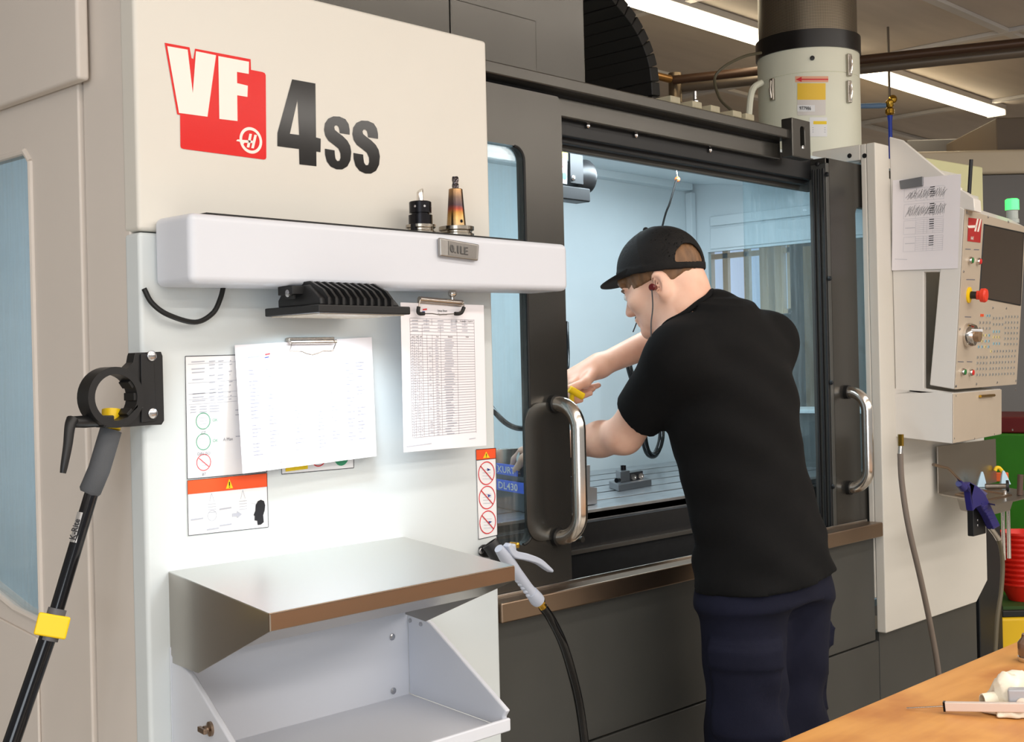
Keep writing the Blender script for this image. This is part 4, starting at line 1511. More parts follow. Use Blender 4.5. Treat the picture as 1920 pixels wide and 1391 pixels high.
# enclosure spotlight seen beside the door edge
yl = 2.30
cxp = on(1085, 335, y=yl)
sp = thing('enclosure_spotlight', cxp, 'black round spotlight on a bracket high inside the enclosure', 'lamp')
G().box(on(1064, 300, y=yl).x, on(1088, 300, y=yl).x, yl - .01, yl - .004, on(1075, 345, y=yl).z, ZIF + (ZI1 - ZIF) * (yl - YI) / (YB - YI) - .006).build('bracket', M_black, sp, bevel=.001)
rc = on(1097, 333, y=yl + .03)
hax = Vector((1, -.25, 0)).normalized()
G().lathe(rc - hax * .06, hax, [(.030, 0), (.046, .01), (.05, .035), (.05, .06), (.044, .07), (.042, .062)], 24).build('housing', M_blackpl, sp)
G().box(on(1060, 370, y=yl).x - .03, on(1106, 370, y=yl).x, yl - .003, yl + .05, on(1080, 376, y=yl).z, on(1080, 350, y=yl).z).build('ballast', M_blackpl, sp, bevel=.004)
f = quadmap([on(x, y, y=yl - .02) for x, y in ((1052, 279), (1064, 281), (1063, 345), (1053, 343))])
lbp = G().poly([f(0, 0), f(1, 0), f(1, 1), f(0, 1)], (0, .002, 0)).build('warning_label', M_label, sp, smooth=False)
G().poly([f(0, 0, .001), f(1, 0, .001), f(1, .27, .001), f(0, .27, .001)]).build('yellow_band', M_ylabel, lbp, smooth=False)
g = G()
fring(g, f(.5, .46, .001), X, Z, .008, .010)
g.build('prohibition_ring', M_redpr, lbp, smooth=False)
g = G()
fdisc(g, f(.5, .78, .001), X, Z, .010)
g.build('green_disc', M_greenpr, lbp, smooth=False)
p = on(1074, 334, y=yl - .012)
G().lathe(p, (0, -1, 0), [(.008, 0), (.008, .004), (.004, .007)], 12).build('bracket_bolt', M_screw, sp)

# ledge and grey box at the right end of the table
lz = on(1510, 768, x=3.95).z
G().box(3.93, XI1, 2.0, 2.75, lz - .012, lz).build('end_ledge', M_inner, mill, bevel=.002)
G().box(3.96, XI1 - .02, 2.05, 2.70, ZI0, lz - .012).build('end_guard', mat('grey_guard', (92, 98, 98), .5, var=.3, vscale=7), mill)
for i in range(5):
    q = Vector((3.945, 2.15 + i * .11, lz))
    G().lathe(q, Z, [(.007, 0), (.007, .006), (.003, .008)], 10).build('ledge_bolt', M_screw, mill)

# machine beyond the far window
bg = thing('lathe', (8.1, 4.7, 0), 'dark machine tool with a red door seen through the end window', 'machine')
G().box(7.6, 8.6, 4.0, 5.6, 0, 1.70).build('body', mat('dark_machine_grey', (74, 76, 84), .5, var=.2), bg, bevel=.02)
G().box(7.57, 7.60, 4.2, 4.6, .8, 1.42).build('door', mat('maroon_door', (120, 40, 48), .5), bg, bevel=.01)
G().box(7.57, 7.60, 4.75, 5.3, .8, 1.55).build('window', M_black, bg, bevel=.01)
px_ = on(1522, 560, x=6.3)
G().box(6.25, 6.35, px_.y - .06, px_.y + .02, 0, 2.0).build('post_x', mat('tan_post', (206, 184, 150), .6), None)
po_ = bpy.data.objects['post_x']
po_.name = 'timber_post'
tag(po_, 'tan upright post seen through right end of the end window', 'post')
# ---------------------------------------------------------------- control pendant
XP = on(1672, 500, y=YF).x + .002
ct = thing('control_pendant', on(1740, 830, x=XP), 'beige control pendant with screen and keypad hanging right of the worker', 'control panel')
M_ctl = mat('control_white', (226, 222, 216), .45, var=.02)
M_face = mat('control_face_taupe', (196, 182, 164), .42, metal=.15, var=.05)
cp_ = lambda x, y, o=0.0: on(x, y, x=XP - o)
side = [cp_(x, y) for x, y in ((1667, 256), (1690, 262), (1741, 304), (1800, 352), (1800, 510), (1732, 510), (1732, 728), (1786, 736), (1679, 740))]
G().poly(side, (.018, 0, 0)).build('arm_housing', M_ctl, ct, bevel=.003)
lowb = [cp_(x, y) for x, y in ((1677, 728), (1786, 737), (1786, 832), (1679, 819))]
G().poly(lowb, Vector((.992, .1287, 0)) * .50).build('lower_box', M_ctl, ct, bevel=.002)
BLp, TLp = cp_(1789, 730, .004), cp_(1808, 392, .004)
fu = Vector((.992, .1287, 0))
fv = (TLp - BLp)
fn = fu.cross(fv).normalized()
fpl = (BLp, fn)
fp = lambda x, y, o=0.0: on(x, y, plane=(BLp + fn * o, fn))
body = [cp_(x, y, .004) for x, y in ((1774, 374), (1808, 392), (1789, 730), (1743, 722))]
G().poly(body, fu * .66).build('pendant_body', M_ctl, ct, bevel=.003)
G().poly([BLp, BLp + fu * .66, TLp + fu * .66, TLp], fn * .003).build('front_plate', M_face, ct, bevel=.001)
cap = [cp_(x, y, .002) for x, y in ((1790, 350), (1806, 358), (1826, 372), (1828, 396), (1806, 392), (1776, 374))]
G().poly(cap, (.07, .01, 0)).build('top_cap', M_ctl, ct, bevel=.003)
# lower box front
lbx = [cp_(1786, 738, .001), cp_(1786, 831, .001)]
lu = fu
lf_ = [lbx[0], lbx[0] + lu * .50, lbx[1] + lu * .50 + Z * .0, lbx[1]]
lnn = lu.cross(lbx[0] - lbx[1]).normalized()
G().poly(lf_, lnn * .003 * (1 if lnn.dot(CAM - lbx[0]) > 0 else -1)).build('lower_front', M_face, ct, bevel=.002)
lp = lambda x, y, o=0.0: on(x, y, plane=(lbx[1] + lnn * o, lnn))
a, b = lp(1838, 743, .008), lp(1864, 741, .008)
G().tube([a, b], .0045, 12).build('pull_bar', M_brass, ct)
fnn = fn if fn.dot(CAM - BLp) > 0 else -fn
sgn = 1 if fnn is fn else -1
F_ = lambda x, y, o: on(x, y, plane=(BLp + fnn * o, fnn))
scr = [F_(x, y, .0036) for x, y in ((1845, 421), (1919, 437), (1913, 572), (1836, 557))]
G().poly(scr, fnn * .001).build('screen', mat('screen_glass', (58, 48, 42), .12, spec=.6), ct, smooth=False)
g = G()
for i in range(4):
    a, b = scr[i], scr[(i + 1) % 4]
    g.tube([a, b], .0025, 8)
g.build('screen_frame', M_black, ct)
lg = [F_(x, y, .0038) for x, y in ((1816, 408), (1841, 411), (1838, 455), (1814, 452))]
lgo = G().poly(lg, fnn * .0005).build('logo_badge', mat('dark_red_badge', (176, 40, 40), .4), ct, smooth=False)
fq = quadmap([p + fnn * .0006 for p in lg])
g = G()
for s_ in (.62, .84):
    g.poly([fq(s_, .0), fq(s_ + .12, .0), fq(s_ - .02, .55), fq(s_ - .16, .55)])
g.poly([fq(-.08, .34), fq(.62, .28), fq(.60, .38), fq(.3, .42), fq(.02, .44)])
g.build('logo_mark', M_cream_vinyl, lgo, smooth=False)
fuu = (lg[1] - lg[0]).normalized()
text('logo_text', 'HAAS', fq(.2, .92) + fnn * .0003, fuu, fv.normalized(), .0095, M_cream_vinyl, lgo, shear=.3, bold=.02, squeeze=.8)


def disc_on(x, y, prof, m, name, parent=ct, n=20, o=.003, label=None):
    return G().lathe(F_(x, y, o), fnn, prof, n).build(name, m, parent, label=label)


M_gbtn = mat('green_button', (40, 120, 60), .35)
M_rbtn = mat('red_button', (206, 40, 40), .35)
for x, y, m_ in ((1817, 488, M_gbtn), (1832, 490, M_rbtn), (1803, 697, M_gbtn), (1818, 698, M_rbtn)):
    bz = disc_on(x, y, [(.0105, 0), (.011, .006), (.009, .010), (.008, .010)], M_chrome, 'button_bezel')
    disc_on(x, y, [(.008, 0), (.008, .0125), (.006, .0135)], m_, 'button_cap', bz)
es = disc_on(1816, 553, [(.0235, 0), (.0235, .004), (.020, .005)], M_yellow, 'emergency_ring', label='yellow ring')
disc_on(1817, 553, [(.011, .004), (.011, .022)], M_black, 'stop_stem', es)
disc_on(1818, 553, [(.013, .02), (.0135, .03), (.020, .033), (.021, .044), (.018, .049), (.004, .051)], mat('stop_red', (226, 62, 40), .35), 'stop_button', es, label='red stop button')
dl = disc_on(1812, 628, [(.035, 0), (.036, .012), (.030, .026), (.025, .028)], M_chrome, 'jog_dial', n=28)
disc_on(1812, 628, [(.020, .028), (.019, .040), (.016, .041)], mat('dial_tan', (168, 140, 112), .35, metal=.6), 'dial_knob', dl)
pk = F_(1822, 619, .03)
G().cyl(pk, pk + fnn * .03, .004, n=10).build('dial_peg', M_label, dl)
# keys (a few pixels each): one mesh per colour
kz = lambda x, y, o: F_(1660 + x / 5.35, 560 + y / 5.35, o)
gk = {'w': G(), 'o': G(), 'b': G(), 'y': G()}
gp = G()
ku, kv = fu.normalized(), fv.normalized()


def key(x, y, c='w'):
    p = kz(x, y, .0034)
    gk[c].obox(p + fnn * .0012, ku * .0032, kv * .0040, fnn * .0014)
    if c in 'wyb':
        gp.obox(p + fnn * .0027, ku * .0023, kv * .0031, fnn * .0002)


for r, yy in enumerate((240, 297, 367, 425, 482)):
    for c in range(4):
        key(945 + c * 33 - r * 3, yy, 'w' if r < 2 else ('y' if (r, c) in ((2, 0), (2, 1), (2, 2), (3, 1), (4, 2)) else 'b'))
for c in range(2):
    key(958 + c * 18, 166, 'o')
    key(1018 + c * 24, 170, 'b')
for yy in (195, 257):
    for c in range(4):
        key(1080 + c * 30, yy)
for yy, c_ in ((330, 'b'), (385, 'y'), (450, 'b')):
    for c in range(3):
        key(1083 + c * 28, yy, c_)
for r, yy in enumerate((180, 238, 292, 345, 400, 455)):
    for c in range(5):
        key(1203 + c * 30 - r * 2, yy)
for c in range(9):
    key(1058 + c * 30, 527 - c * .5, 'y' if c == 0 else 'w')
for r, yy in enumerate((585, 642, 700, 760)):
    for c in range(4):
        key(922 + c * 30 - r * 3, yy + 3)
    for c in range(9):
        key(1052 + c * 30 - r * 3, yy - c * 1.2)
for k_, m_ in (('w', mat('grey_key', (168, 168, 164), .5)), ('o', M_orange), ('b', mat('pale_blue_key', (150, 196, 214), .5)), ('y', mat('pale_yellow_key', (226, 214, 150), .5))):
    o = gk[k_].build('keypad_keys', m_, ct, smooth=False)
    o['kind'] = 'stuff'
    if k_ == 'o':
        o['label'] = 'orange keys'
o = gp.build('key_legend_print', mat('key_legend_grey', (70, 70, 74), .6), ct, smooth=False)
for x, y in ((1812, 398), (1852, 407), (1890, 416), (1806, 509), (1799, 617), (1792, 724), (1830, 720), (1869, 717), (1904, 714), (1861, 577), (1886, 578)):
    disc_on(x, y, [(.004, 0), (.004, .002), (.002, .003)], M_screw, 'panel_screw', n=8)
for x, y, s_ in ((1818, 470, 'POWER'), (1820, 524, 'E-STOP'), (1816, 594, 'JOG'), (1804, 678, 'CYCLE'), (1818, 678, 'FEED')):
    pass
g = G()
for x, y, w_ in ((1810, 467, 10), (1826, 468, 10), (1812, 524, 16), (1809, 594, 12), (1796, 678, 11), (1813, 678, 10)):
    a, b = F_(x, y, .0036), F_(x + w_, y + .4, .0036)
    dd = kv * .0013
    g.poly([a + dd, b + dd, b - dd, a - dd])
g.build('caption_print', M_ink, ct, smooth=False)
for x, y in ((1791, 742), (1904, 730), (1788, 822), (1826, 822), (1863, 814), (1898, 806)):
    G().lathe(lp(x, y, .0005), lnn if lnn.dot(CAM - BLp) > 0 else -lnn, [(.004, 0), (.004, .002), (.002, .003)], 8).build('panel_screw', M_screw, ct)
# green beacon on top, black antenna, cream cover behind
bc = F_(1898, 402, -.06)
G().lathe(bc - Z * .03, Z, [(.022, 0), (.022, .012), (.019, .016), (.019, .042), (.0225, .044)], 24).build('beacon_base', mat('beacon_frost', (176, 184, 180), .3), ct)
M_beac = mat('green_beacon_lens', (120, 255, 170), .3, emit=(40, 250, 80), estr=2.0)
G().lathe(bc + Z * .014, Z, [(.0225, 0), (.0225, .034), (.018, .038)], 24).build('beacon_lens', M_beac, ct, label='lit green beacon')
a, b = on(1817, 366, x=XP + .06), on(1821, 299, x=XP + .06)
G().tube([a, b], .0055, 10).build('antenna', M_black, ct)
cvr = [on(x, y, y=2.12) for x, y in ((1716, 292), (1843, 313), (1847, 520), (1716, 520))]
G().poly(cvr, (0, .2, 0)).build('electrical_cabinet', mat('pale_green_cream', (226, 224, 178), .5), mill, bevel=.006)

# sheet under the magnet
q = [cp_(x, y, .006) for x, y in ((1674, 338), (1802, 326), (1796, 503), (1672, 507))]
sh = sheet(q)
tag(sh, 'white sheet with scribbled-out tables on side of the control pendant', 'paper')
f = quadmap(q)
fz = lambda x, y: ((x - 75) / 680, (y - 185) / 920)
g, g2, g3 = G(), G(), G()
for (t0, t1) in ((.11, .25), (.28, .44), (.46, .61), (.64, .80)):
    for k in range(8 if t0 > .4 else 2):
        t = t0 + (t1 - t0) * k / (7 if t0 > .4 else 1)
        line(g, f, .18 if k in (0, 7) or t0 < .4 else .36, t, .77, t - .004, .0005)
    for s_ in (.18, .36, .48, .53, .62, .77):
        line(g, f, s_, t0, s_ - .005, t1, .0005)
line(g, f, .05, .875, .24, .885, .0009)
line(g, f, .20, .54, .35, .54, .0012)
line(g, f, .20, .71, .35, .71, .0012)
rr = random.Random(5)
for t0, t1 in ((.12, .23), (.29, .42)):
    s_ = .2
    while s_ < .74:
        line(g2, f, s_, t1 - rr.random() * .03, s_ + .05 + rr.random() * .03, t0 + rr.random() * .04, .0008)
        line(g2, f, s_ + .05, t0 + rr.random() * .05, s_ + .03 + rr.random() * .02, t1 - rr.random() * .03, .0007)
        s_ += .028
for t0, t1 in ((.10, .22), (.28, .40), (.45, .57), (.63, .75)):
    n_ = 5
    for k in range(n_):
        t = t0 + (t1 - t0) * (k + .5) / n_
        line(g3, f, .56, t, .63, t - .002, .0026 if k in (0, 2) else .0017)
g.build('table_print', M_inkf, sh, smooth=False)
g2.build('scribble_print', M_inkd, sh, smooth=False)
g3.build('number_print', M_inkd, sh, smooth=False)
q = [cp_(x, y, .0075) for x, y in ((1688, 339), (1732, 331), (1732, 349), (1690, 355))]
mg = G().poly(q, (-.008, 0, 0)).build('magnet', mat('grey_magnet', (128, 130, 134), .4, metal=.4, bump=.3, bscale=150), None, bevel=.002)
tag(mg, 'grey bar magnet pinning the scribbled sheet to the control pendant', 'magnet')

# air line under the pendant
al = thing('air_line', on(1690, 850, y=1.70), 'grey braided air line dropping from under the control pendant', 'hose')
yq = 1.71
zb_ = on(1689, 822, y=yq)
G().cyl(zb_ + Z * .012, on(1689, 836, y=yq), .0085, n=6).build('brass_nut', M_brass, al)
G().cyl(on(1689, 836, y=yq), on(1688, 852, y=yq), .007, n=14).build('ferrule', M_chrome, al)
G().tube(bez([on(1688, 850, y=yq), on(1691, 905, y=yq), on(1703, 985, y=yq - .01), on(1726, 1085, y=yq - .02), on(1746, 1180, y=yq - .02), on(1760, 1265, y=yq - .02), on(1772, 1400, y=yq)], 6), .0085, 12).build('braided_hose', mat('grey_braid', (122, 110, 100), .45, bump=.5, bscale=900), al)

# ---------------------------------------------------------------- stainless caddy with the air gun
zq = .938
BLt, FLt = on(1760, 925, z=zq), on(1866, 945, z=zq)
wv = X * .36
cd_ = thing('tool_caddy', (BLt + FLt) / 2 + wv / 2, 'stainless caddy shelf with a back plate below the control pendant', 'shelf')
G().poly([BLt, BLt + wv, FLt + wv, FLt], (0, 0, -.005)).build('caddy_tray', M_steel, cd_, bevel=.001)
bt = on(1765, 836, y=BLt.y).z
br_ = on(1868, 897, z=zq)
G().box(BLt.x, on(1868, 860, y=BLt.y).x, BLt.y, BLt.y + .004, zq, bt).build('back_plate', M_steel, cd_, bevel=.001)
pan = [on(x, y, z=zq) + Vector((.02, .0, 0)) for x, y in ((1789, 931), (1842, 942))]
dv_ = FLt - BLt
g = G()
a0 = BLt + dv_ * .25 + X * .03
a1 = BLt + dv_ * .80 + X * .03
lo_ = Z * -.042
vs = [a0, a1, a1 + X * .2, a0 + X * .2, a0 + lo_ + dv_ * .03 + X * .01, a1 + lo_ - dv_ * .03 + X * .01, a1 + lo_ - dv_ * .03 + X * .18, a0 + lo_ + dv_ * .03 + X * .18]
g.add([p - Z * .006 for p in vs], [(0, 1, 2, 3), (7, 6, 5, 4), (0, 4, 5, 1), (1, 5, 6, 2), (2, 6, 7, 3), (3, 7, 4, 0)]).build('caddy_pan', M_steel, cd_, bevel=.008, segs=3)
rw = [BLt + dv_ * .25 + X * .03 + Z * .002, BLt + dv_ * .8 + X * .03 + Z * .002, BLt + dv_ * .8 + X * .2 + Z * .002, BLt + dv_ * .25 + X * .2 + Z * .002]
G().tube(rw, .004, 8, closed=True).build('pan_rim', M_steelw, cd_)
hb0 = on(1838, 972, y=FLt.y + .06)
G().box(hb0.x - .045, hb0.x + .04, hb0.y, hb0.y + .02, on(1838, 1003, y=hb0.y).z, zq - .012).build('gun_bracket', M_blackpl, cd_, bevel=.003)
for y_ in (975, 985):
    p = on(1832, y_, y=hb0.y - .001)
    G().lathe(p, (0, -1, 0), [(.0035, 0), (.0035, .002), (.002, .003)], 8).build('bracket_screw', M_screw, cd_)
for x_, r_ in ((1880, .006), (1890, .006)):
    a = on(x_, 945, y=FLt.y + .09)
    G().cyl(Vector((a.x, a.y, zq - .006)), Vector((a.x, a.y, zq - .20)), r_, n=12).build('support_rod', M_chrome, cd_)

ya_ = hb0.y - .018
K = lambda x, y, o=0.0: on(x, y, y=ya_ - o)
ag = thing('air_gun', K(1835, 950), 'dark blue air gun with a bent steel nozzle in its black bracket', 'air gun')
M_navy = mat('navy_plastic', (40, 36, 104), .4)
G().tube([K(1750, 871), K(1776, 877), K(1780, 880), K(1806, 907)], [.0045, .004, .004, .004], 10).build('nozzle', M_steelw, ag)
G().tube([K(1798, 906), K(1806, 914)], [.010, .013], 14).build('nose', M_navy, ag)
bd = [K(x, y, -.01) for x, y in ((1797, 908), (1806, 903), (1822, 912), (1834, 925), (1846, 950), (1863, 985), (1850, 992), (1840, 970), (1826, 947), (1816, 952), (1811, 958), (1808, 938), (1806, 922))]
G().poly(bd, (0, -.022, 0)).build('body', M_navy, ag, bevel=.004, segs=3)
G().poly([K(x, y, -.004) for x, y in ((1826, 912), (1836, 917), (1846, 925), (1842, 930), (1834, 924))], (0, -.010, 0)).build('trigger', mat('grey_violet_plastic', (86, 82, 122), .4), ag, bevel=.002)
g = G()
for i in range(8):
    a, b = K(1840 + i * 3.0, 944 + i * 6.2, .012), K(1846 + i * 3.0, 941 + i * 6.2, .012)
    g.tube([a, b], .0018, 6)
o = g.build('grip_ribs', M_navy, ag)
o['kind'] = 'stuff'
G().tube([K(1856, 988), K(1866, 1001), K(1872, 1010)], [.008, .0075, .0085], 12).build('coupling', M_chrome, ag)
G().tube(bez([K(1871, 1008), K(1877, 1030), K(1880, 1062), K(1877, 1110), K(1870, 1160), K(1866, 1225), K(1862, 1300)], 6), .0065, 12).build('air_hose', mat('olive_grey_hose', (96, 88, 70), .5), ag)

# things lying on the caddy
M_ice = mat('pale_blue_plastic', (176, 206, 226), .3)


def on_tray(x, y):
    return on(x, y, z=zq + .001)


def wedge(px, py, w, h, name, label, yaw=0.0):
    b = on_tray(px, py)
    u = RGT0
    v = FWD
    pts = [b - u * w / 2 - v * .012, b + u * w / 2 - v * .012, b + u * w * .35 + v * .016, b - u * w * .35 + v * .016]
    tp = b + u * w * yaw + Z * h
    vs = pts + [tp - v * .003 - u * .003, tp - v * .003 + u * .003, tp + v * .004 + u * .003, tp + v * .004 - u * .003]
    mid = [p * .55 + (b + u * w * yaw * 1.3) * .45 + Z * h * .62 for p in pts]
    o = G().add(pts + mid + vs[4:], [(3, 2, 1, 0)] + [(i, (i + 1) % 4, 4 + (i + 1) % 4, 4 + i) for i in range(4)] + [(4 + i, 4 + (i + 1) % 4, 8 + (i + 1) % 4, 8 + i) for i in range(4)] + [(8, 9, 10, 11)]).build(name, M_ice, None, bevel=.002)
    tag(o, label, 'nozzle', 'pale blue nozzles on the caddy')


wedge(1839, 913, .034, .050, 'plastic_nozzle', 'pale blue pointed plastic nozzle nearer the air gun on the caddy', .15)
wedge(1884, 908, .034, .046, 'plastic_nozzle', 'pale blue pointed plastic nozzle beside the yellow hook', -.12)
b = on_tray(1886, 906) + FWD * .03
o = G().tube(bez([b + Z * .004 + RGT0 * .012, b + Z * .03 + RGT0 * .004, b + Z * .048 - RGT0 * .008, b + Z * .050 - RGT0 * .018, b + Z * .040 - RGT0 * .024], 5), .006, 10).build('yellow_hook', M_yellow, None)
tag(o, 'curved yellow plastic hook standing behind the pale blue nozzle', 'hook')
b = on_tray(1882, 905) + FWD * .045
o = G().obox(b + Z * .016, RGT0 * .032, FWD * .008, Z * .015).build('orange_block', mat('orange_plastic', (214, 96, 44), .5), None, bevel=.003)
tag(o, 'orange plastic block behind the yellow hook on the caddy', 'block')
b = on_tray(1868, 917)
o = G().cyl(b - RGT0 * .03 + FWD * .014 + Z * .0085, b + RGT0 * .036 + FWD * .0 + Z * .0085, .0085, n=16).build('steel_rod', mat('dull_rod', (120, 112, 104), .35, metal=.8), None)
tag(o, 'short dull steel rod lying across the caddy', 'rod')
b = on_tray(1894, 922)
g = G().lathe(b + Z * .0185 - RGT0 * .008, (RGT0 - FWD * .35), [(.018, -.004), (.018, .004), (.010, .005)], 20)
o = g.build('black_disc', M_blackpl, None)
tag(o, 'black rubber-faced disc standing on edge on the caddy', 'disc')
b = on_tray(1912, 928)
o = G().cyl(b, b + Z * .062 + RGT0 * .004, .009, n=14).build('brown_post', mat('brown_bar', (84, 66, 56), .5), None)
tag(o, 'dark brown round bar standing at the right of the caddy', 'bar')
b = on_tray(1885, 930)
o = G().lathe(b, Z, [(.005, 0), (.005, .016), (.003, .018)], 10).build('small_stud', M_chrome, None)
tag(o, 'small shiny stud standing in front of the steel rod', 'stud')

# black end leg of the machine
lx = on(1850, 1100, y=1.86).x
G().box(lx - .06, on(1879, 1100, y=1.86).x, 1.86, 2.1, 0.0, on(1850, 990, y=1.86).z).build('end_leg', M_black, mill, bevel=.004)

# ---------------------------------------------------------------- mist collector on the roof
mc = Vector((3.99, 2.33, 0)) if False else on(1517, 200, d=4.5)
MR = 93.5 / 2400 * 4.5
mc.z = 0
zof = lambda py: CAMZ + (682 - py) / 2400 * 4.5
z0m = ZIF + .06
col = thing('mist_collector', (mc.x, mc.y, z0m), 'pale cylindrical mist collector with black band and mesh top on the roof', 'mist collector')
M_mist = mat('pale_cream_enamel', (226, 226, 208), .4, var=.03)
zb1, zb2 = zof(104), zof(78)
zj = zof(155)
G().lathe((mc.x, mc.y, 0), Z, [(MR, z0m), (MR, zj - .002), (MR - .002, zj), (MR, zj + .002), (MR, zb1), (MR * .9, zb1)], 48).build('drum', M_mist, col)
G().lathe((mc.x, mc.y, 0), Z, [(MR * .98, zb1 - .012), (MR * 1.03, zb1 - .012), (MR * 1.03, zb2), (MR * .98, zb2)], 48).build('band', mat('black_band', (22, 20, 20), .3), col)
mm = bpy.data.materials.new('perforated_mesh')
mm.use_nodes = True
nt = mm.node_tree
b_ = nt.nodes['Principled BSDF']
b_.inputs['Metallic'].default_value = .7
b_.inputs['Roughness'].default_value = .4
tc = nt.nodes.new('ShaderNodeTexCoord')
mp = nt.nodes.new('ShaderNodeMapping')
mp.inputs['Scale'].default_value = (230, 62, 1)
ck = nt.nodes.new('ShaderNodeTexVoronoi')
ck.inputs['Scale'].default_value = 1.0
ck.inputs['Randomness'].default_value = 0.0
mp.inputs['Rotation'].default_value = (0, 0, math.radians(0))
rp = nt.nodes.new('ShaderNodeValToRGB')
rp.color_ramp.elements[0].position = .28
rp.color_ramp.elements[0].color = rgb(46, 42, 36)
rp.color_ramp.elements[1].position = .42
rp.color_ramp.elements[1].color = rgb(142, 130, 112)
nt.links.new(tc.outputs['UV'], mp.inputs[0])
nt.links.new(mp.outputs[0], ck.inputs['Vector'])
nt.links.new(ck.outputs['Distance'], rp.inputs[0])
nt.links.new(rp.outputs[0], b_.inputs['Base Color'])
ms = G().lathe((mc.x, mc.y, 0), Z, [(MR * .965, zb2 - .002), (MR * .965, 2.86)], 64).build('mesh_filter', mm, col, weld=False)
uvl = ms.data.uv_layers.new(name='uv')
for lp_ in ms.data.loops:
    co = ms.data.vertices[lp_.vertex_index].co
    uvl.data[lp_.index].uv = ((math.atan2(co.y, co.x) + math.pi) / (2 * math.pi), co.z / .3)
G().lathe((mc.x, mc.y, 0), Z, [(MR, 2.86), (MR, 2.90), (MR * .5, 2.905)], 48).build('top_cap', M_dark, col)


def oncyl(px, py, r):
    d = ray(px, py)
    a = d.x ** 2 + d.y ** 2
    b = -2 * (d.x * mc.x + d.y * mc.y)
    c = mc.x ** 2 + mc.y ** 2 - r * r
    D = b * b - 4 * a * c
    t = (-b - math.sqrt(max(D, 0))) / (2 * a)
    return CAM + d * t


def wrap(px0, py0, px1, py1, m, name, r=MR + .001, parent=col, label=None):
    n = 8
    g = G()
    vs = []
    for i in range(n + 1):
        x = px0 + (px1 - px0) * i / n
        vs += [oncyl(x, py0, r), oncyl(x, py1, r)]
    g.add(vs, [(2 * i, 2 * i + 1, 2 * i + 3, 2 * i + 2) for i in range(n)])
    return g.build(name, m, parent, label=label)


ar = wrap(1491, 143, 1553, 154, mat('arrow_label', (232, 170, 140), .5), 'arrow_label')
wrap(1500, 147.5, 1553, 150, M_redpr, 'arrow_shaft', MR + .0014, ar)
g = G().poly([oncyl(x, y, MR + .0014) for x, y in ((1492, 149), (1503, 144), (1503, 153.5))])
g.build('arrow_head', M_redpr, ar, smooth=False)
wrap(1495, 156, 1548, 187, mat('amber_label', (240, 196, 60), .5), 'amber_label')
wrap(1495, 187, 1548, 216, mat('pale_silver_label', (214, 208, 204), .4), 'silver_label')
nb = wrap(1495, 197, 1528, 209, M_label, 'number_label', MR + .0016)
pA, pB = oncyl(1499, 206, MR + .004), oncyl(1526, 206.5, MR + .004)
text('label_text', '977986', pA, pB - pA, Z, .012, M_inkd, nb, bold=.01, squeeze=.75)
wl2 = wrap(1518, 220, 1551, 256, M_label, 'paper_label')
wrap(1525, 227, 1550, 233, M_ylabel, 'yellow_stripe', MR + .0014, wl2)
g = G()
for k_ in range(3):
    a, b = oncyl(1523, 239 + k_ * 4, MR + .0015), oncyl(1548, 239 + k_ * 4, MR + .0015)
    g.poly([a, b, b - Z * .002, a - Z * .002])
g.build('fine_print', M_inkf, wl2, smooth=False)
for x, y in ((1448, 168), (1592, 172), (1592, 122)):
    p = oncyl(x, y, MR + .006)
    d = Vector((p.x - mc.x, p.y - mc.y, 0)).normalized()
    tn = Z.cross(d)
    lt = G().obox(p, d * .006, tn * .009, Z * .038).build('latch', M_steel, col, bevel=.003)
    G().tube([p + d * .008 + Z * .03, p + d * .012, p + d * .008 - Z * .03], .004, 8).build('latch_wire', M_chrome, lt)
p = oncyl(1523, 109, MR + .002)
G().lathe(p, Vector((p.x - mc.x, p.y - mc.y, 0)), [(.008, 0), (.008, .003), (.004, .004)], 10).build('drum_bolt', M_black, col)
yw = mc.y - .05
G().tube(bez([on(1427, 99, d=4.4), on(1395, 106, d=4.35), on(1358, 125, d=4.3), on(1340, 148, d=4.3), on(1350, 185, d=4.25), on(1372, 208, d=4.2), on(1393, 232, d=4.2)], 6), .005, 8).build('power_cable', mat('olive_cable', (90, 84, 66), .5), col)
G().tube(bez([on(1428, 155, d=4.42), on(1414, 164, d=4.4), on(1407, 185, d=4.38), on(1403, 235, d=4.36)], 6), .011, 10).build('drain_tube', M_mist, col)

# ---------------------------------------------------------------- on the roof behind the header
chn = thing('cable_carrier', on(1210, 160, y=2.45), 'black articulated cable carrier arching down behind the door header', 'cable carrier')
path = bez([on(1125, -40, y=2.45), on(1160, 0, y=2.45), on(1190, 38, y=2.45), on(1212, 80, y=2.45), on(1226, 125, y=2.45), on(1231, 180, y=2.45), on(1233, 215, y=2.45)], 4)
M_chain = mat('chain_black', (22, 21, 20), .5)
for i in range(0, len(path) - 1, 2):
    a, b = path[i], path[min(i + 2, len(path) - 1)]
    if (b - a).length < .01:
        continue
    d = (b - a).normalized()
    nr = Vector((d.z, 0, -d.x))
    mid = (a + b) / 2
    hl = (b - a).length / 2
    lk = G().obox(mid + Y * .14, d * (hl * .96), nr * .022, Y * .14).build('link', M_chain, chn, bevel=.004)
br = on(1118, 140, y=2.72)
bv = thing('brass_valve', br, 'brass valve and fittings on the roof left of the cable carrier', 'valve')
zr = ZIF + (ZI1 - ZIF) * .62 + .02
G().lathe((br.x, br.y, zr), Z, [(.03, 0), (.03, .02), (.015, .025), (.015, .06), (.022, .065), (.022, .09), (.012, .1), (.012, .2)], 16).build('body', M_brass, bv)
for h, r in ((.13, .02), (.19, .026), (.22, .018)):
    G().ball((br.x - .01, br.y, zr + h), r).build('knob', M_brass, bv)
